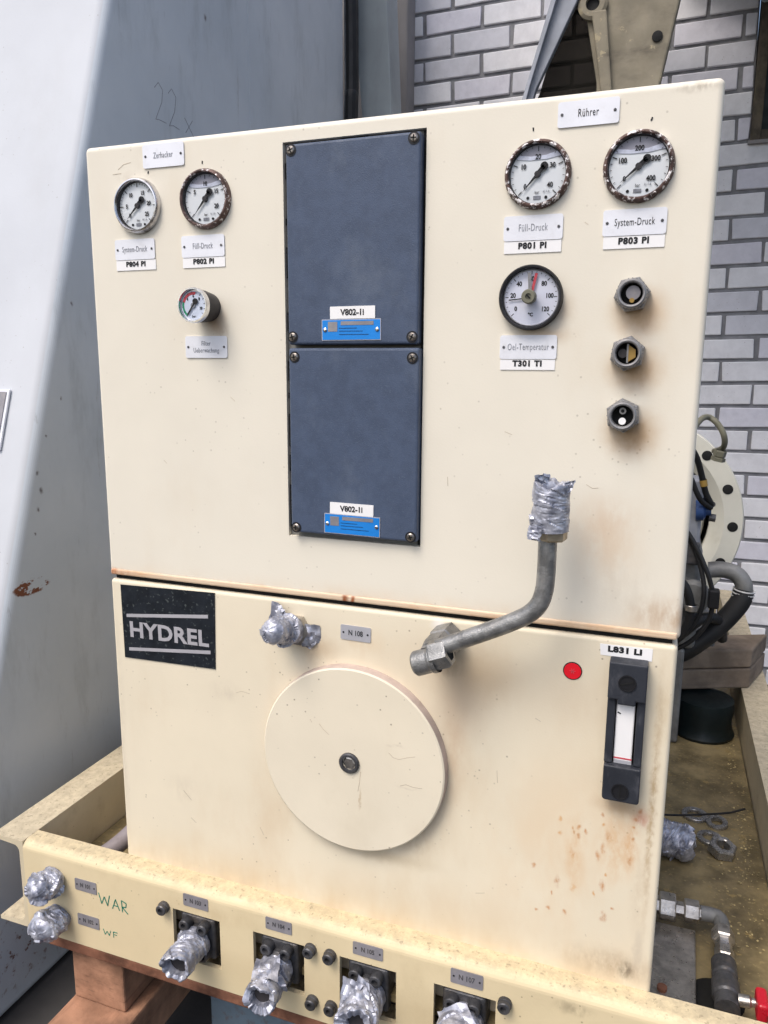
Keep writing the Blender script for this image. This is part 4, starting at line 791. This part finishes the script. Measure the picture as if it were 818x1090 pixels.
tag(MB().tube([(.690, .74, .30), (.728, .74, .268), (.742, .745, .215), (.728, .75, .165), (.690, .75, .14)], .0085, M['rubber'], 14).lathe((.7425, .745, .225), (0, 0, 1), [(.0105, -.006), (.0115, -.005), (.0115, .005), (.0105, .006)], M['steel'], 20).build('pump_hose'), 'black pump hose with a steel ferrule close behind the cabinet edge', 'hose')
t = thing('timber_block', 'two stacked grey weathered timbers lying across the right rail of the frame', 'timber', (.80, .95, .0))
for z0, z1 in ((.0010, .0455), (.0475, .0890)): MB().prism([(.880, .943), (.922, 1.066), (.649, .942), (.607, .819)], 'z', z0, z1, M['greywood'], .004).build('plank', t)
tag(MB().lathe((.790, .88, -.0850), (0, 0, 1), [(.062, 0), (.064, .006), (.060, .012), (.056, .030), (.060, .060), (.058, .078), (.040, .082), (0, .082)], M['darkgreen'], 48).build('rubber_mount'), 'dark green round canister in the shadow under the timbers', 'canister')
# grey plate beside the tank, floor hole, flakes
tag(MB().prism([(.7005, .045), (.7530, .045), (.7570, .215), (.7005, .215)], 'z', -.0845, -.0700, M['steel'], .002).lathe((.7150, .092, -.070), (0, 0, 1), [(.006, 0), (.006, .004), (0, .0045)], M['rust'], 12).build('steel_plate'), 'flat grey steel plate lying on the oily floor beside the tank', 'plate')
tag(MB().lathe((.779, .118, -.0855), (0, 0, 1), [(.032, 0), (.032, .0012), (0, .0013)], M['void'], 40).build('rubber_pad'), 'round black pad on the floor under the red handled valve', 'pad')
random.seed(12); q = MB()
for k in range(260):
    if random.random() < .6: x = random.gauss(.842, .006); y = random.uniform(.42, .85)
    else: x = random.uniform(.79, .855); y = random.uniform(.2, .5)
    s_ = random.uniform(.0006, .0022); a = random.uniform(0, 6.3); hgt = random.uniform(.0002, .0015)
    q.raw([(x + s_ * math.cos(a + d), y + s_ * math.sin(a + d), -.0852 + hgt * (1 + (d > 2))) for d in (0, 1.7, 3.1, 4.4)], [(0, 1, 2, 3)], M['flake'])
fl = q.build('paint_flakes', kind='stuff'); fl['label'] = 'pale yellow paint flakes scattered along the floor edge'; fl['category'] = 'debris'

# washers, nut, cable tie, hose end
def washer(x, y, r, hole, th, tilt, lab, z=-.0850, m='zinc'):
    o = tag(MB().lathe((0, 0, 0), (0, 0, 1), [(hole, 0), (r, 0), (r, th * .8), (r * .96, th), (hole * 1.05, th), (hole, th * .8), (hole, 0)], M[m], 40).build('washer'), lab, 'washer', 'loose washers on the oily floor')
    o.location = (x, y, z); o.rotation_euler = tilt
washer(.7660, .532, .0215, .012, .005, (0, 0, 0), 'dull washer farthest back, lying under the black cable tie')
washer(.8010, .518, .0175, .0090, .0065, (R(8), R(-4), 0), 'bright thick washer right of the cable tie, nearest the frame rail')
washer(.7870, .468, .0200, .0110, .005, (0, 0, 0), 'grey washer half under the loose hexagon nut')
q = MB(); q.lathe((0, 0, 0), (0, 0, 1), [(.0095, 0), (.0165, 0), (.0185, .002), (.0185, .0130), (.0165, .0150), (.0110, .0150), (.0095, .0135), (.0095, 0)], M['zinc'], 6, False)
q.lathe((0, 0, 0), (0, 0, 1), [(.0092, .0005), (.0092, .0140), (.0105, .0152)], M['steel'], 28)
o = tag(q.build('hexagon_nut'), 'loose hexagon nut lying on the oily floor', 'nut'); o.scale = (1.18, 1.18, 1.18); o.location = (.8020, .432, -.0830); o.rotation_euler = (R(10), R(6), R(14))
tag(MB().tube([(.7020, .470, -.060), (.740, .487, -.063), (.785, .512, -.066), (.820, .530, -.066), (.8450, .545, -.062)], .0018, M['rubber'], 8).build('cable_tie'), 'thin black cable tie sticking out across the washers', 'cable tie')
# hoses inside the frame at the left of the tank
tag(MB().tube([(-.012, .20, .12), (-.0180, .14, .045), (-.0400, .09, -.010), (-.0780, .05, -.050), (-.125, .03, -.073), (-.150, .028, -.076)], .0135, M['hose'], 20).build('mauve_hose'), 'mauve grey hose curving down inside the frame left of the tank', 'hose')
tag(MB().tube([(.004, .10, .0), (-.0150, .05, -.035), (-.0350, .03, -.060), (-.062, .02, -.072)], .0095, M['hose'], 16).build('thin_hose'), 'thinner grey hose touching the lower left corner of the tank', 'hose')

# ------------------------------------------------------------------ below the frame
tag(MB().box(-.0950, -.0045, -.0180, .16, -.2470, -.1590, M['wood'], .003).build('timber_packer'), 'short red brown timber packer directly below the yellow beam', 'timber')
tag(MB().box(-.0990, .0130, -.20, .42, -.3200, -.2480, M['wood'], .004).build('timber_bearer'), 'long red brown timber bearer under the short packer', 'timber')
q = MB(); q.box(-.27, 1.1, .12, .135, -.403, -.185, M['bluesteel'], .003); q.box(-.27, 1.1, .040, .135, -.2000, -.1870, M['bluesteel'], .003); q.box(-.27, 1.1, .02, .12, -.403, -.390, M['bluesteel'], .003)
q = MB(); q.box(.06, 1.1, .10, .112, -.392, -.162, M['bluesteel'], .003); q.box(.06, 1.1, .035, .0995, -.185, -.1730, M['bluesteel'], .003); q.box(.06, 1.1, .02, .112, -.403, -.3925, M['bluesteel'], .003)
tag(q.build('steel_beam'), 'blue grey steel beam with rust spots beneath the yellow frame', 'beam')
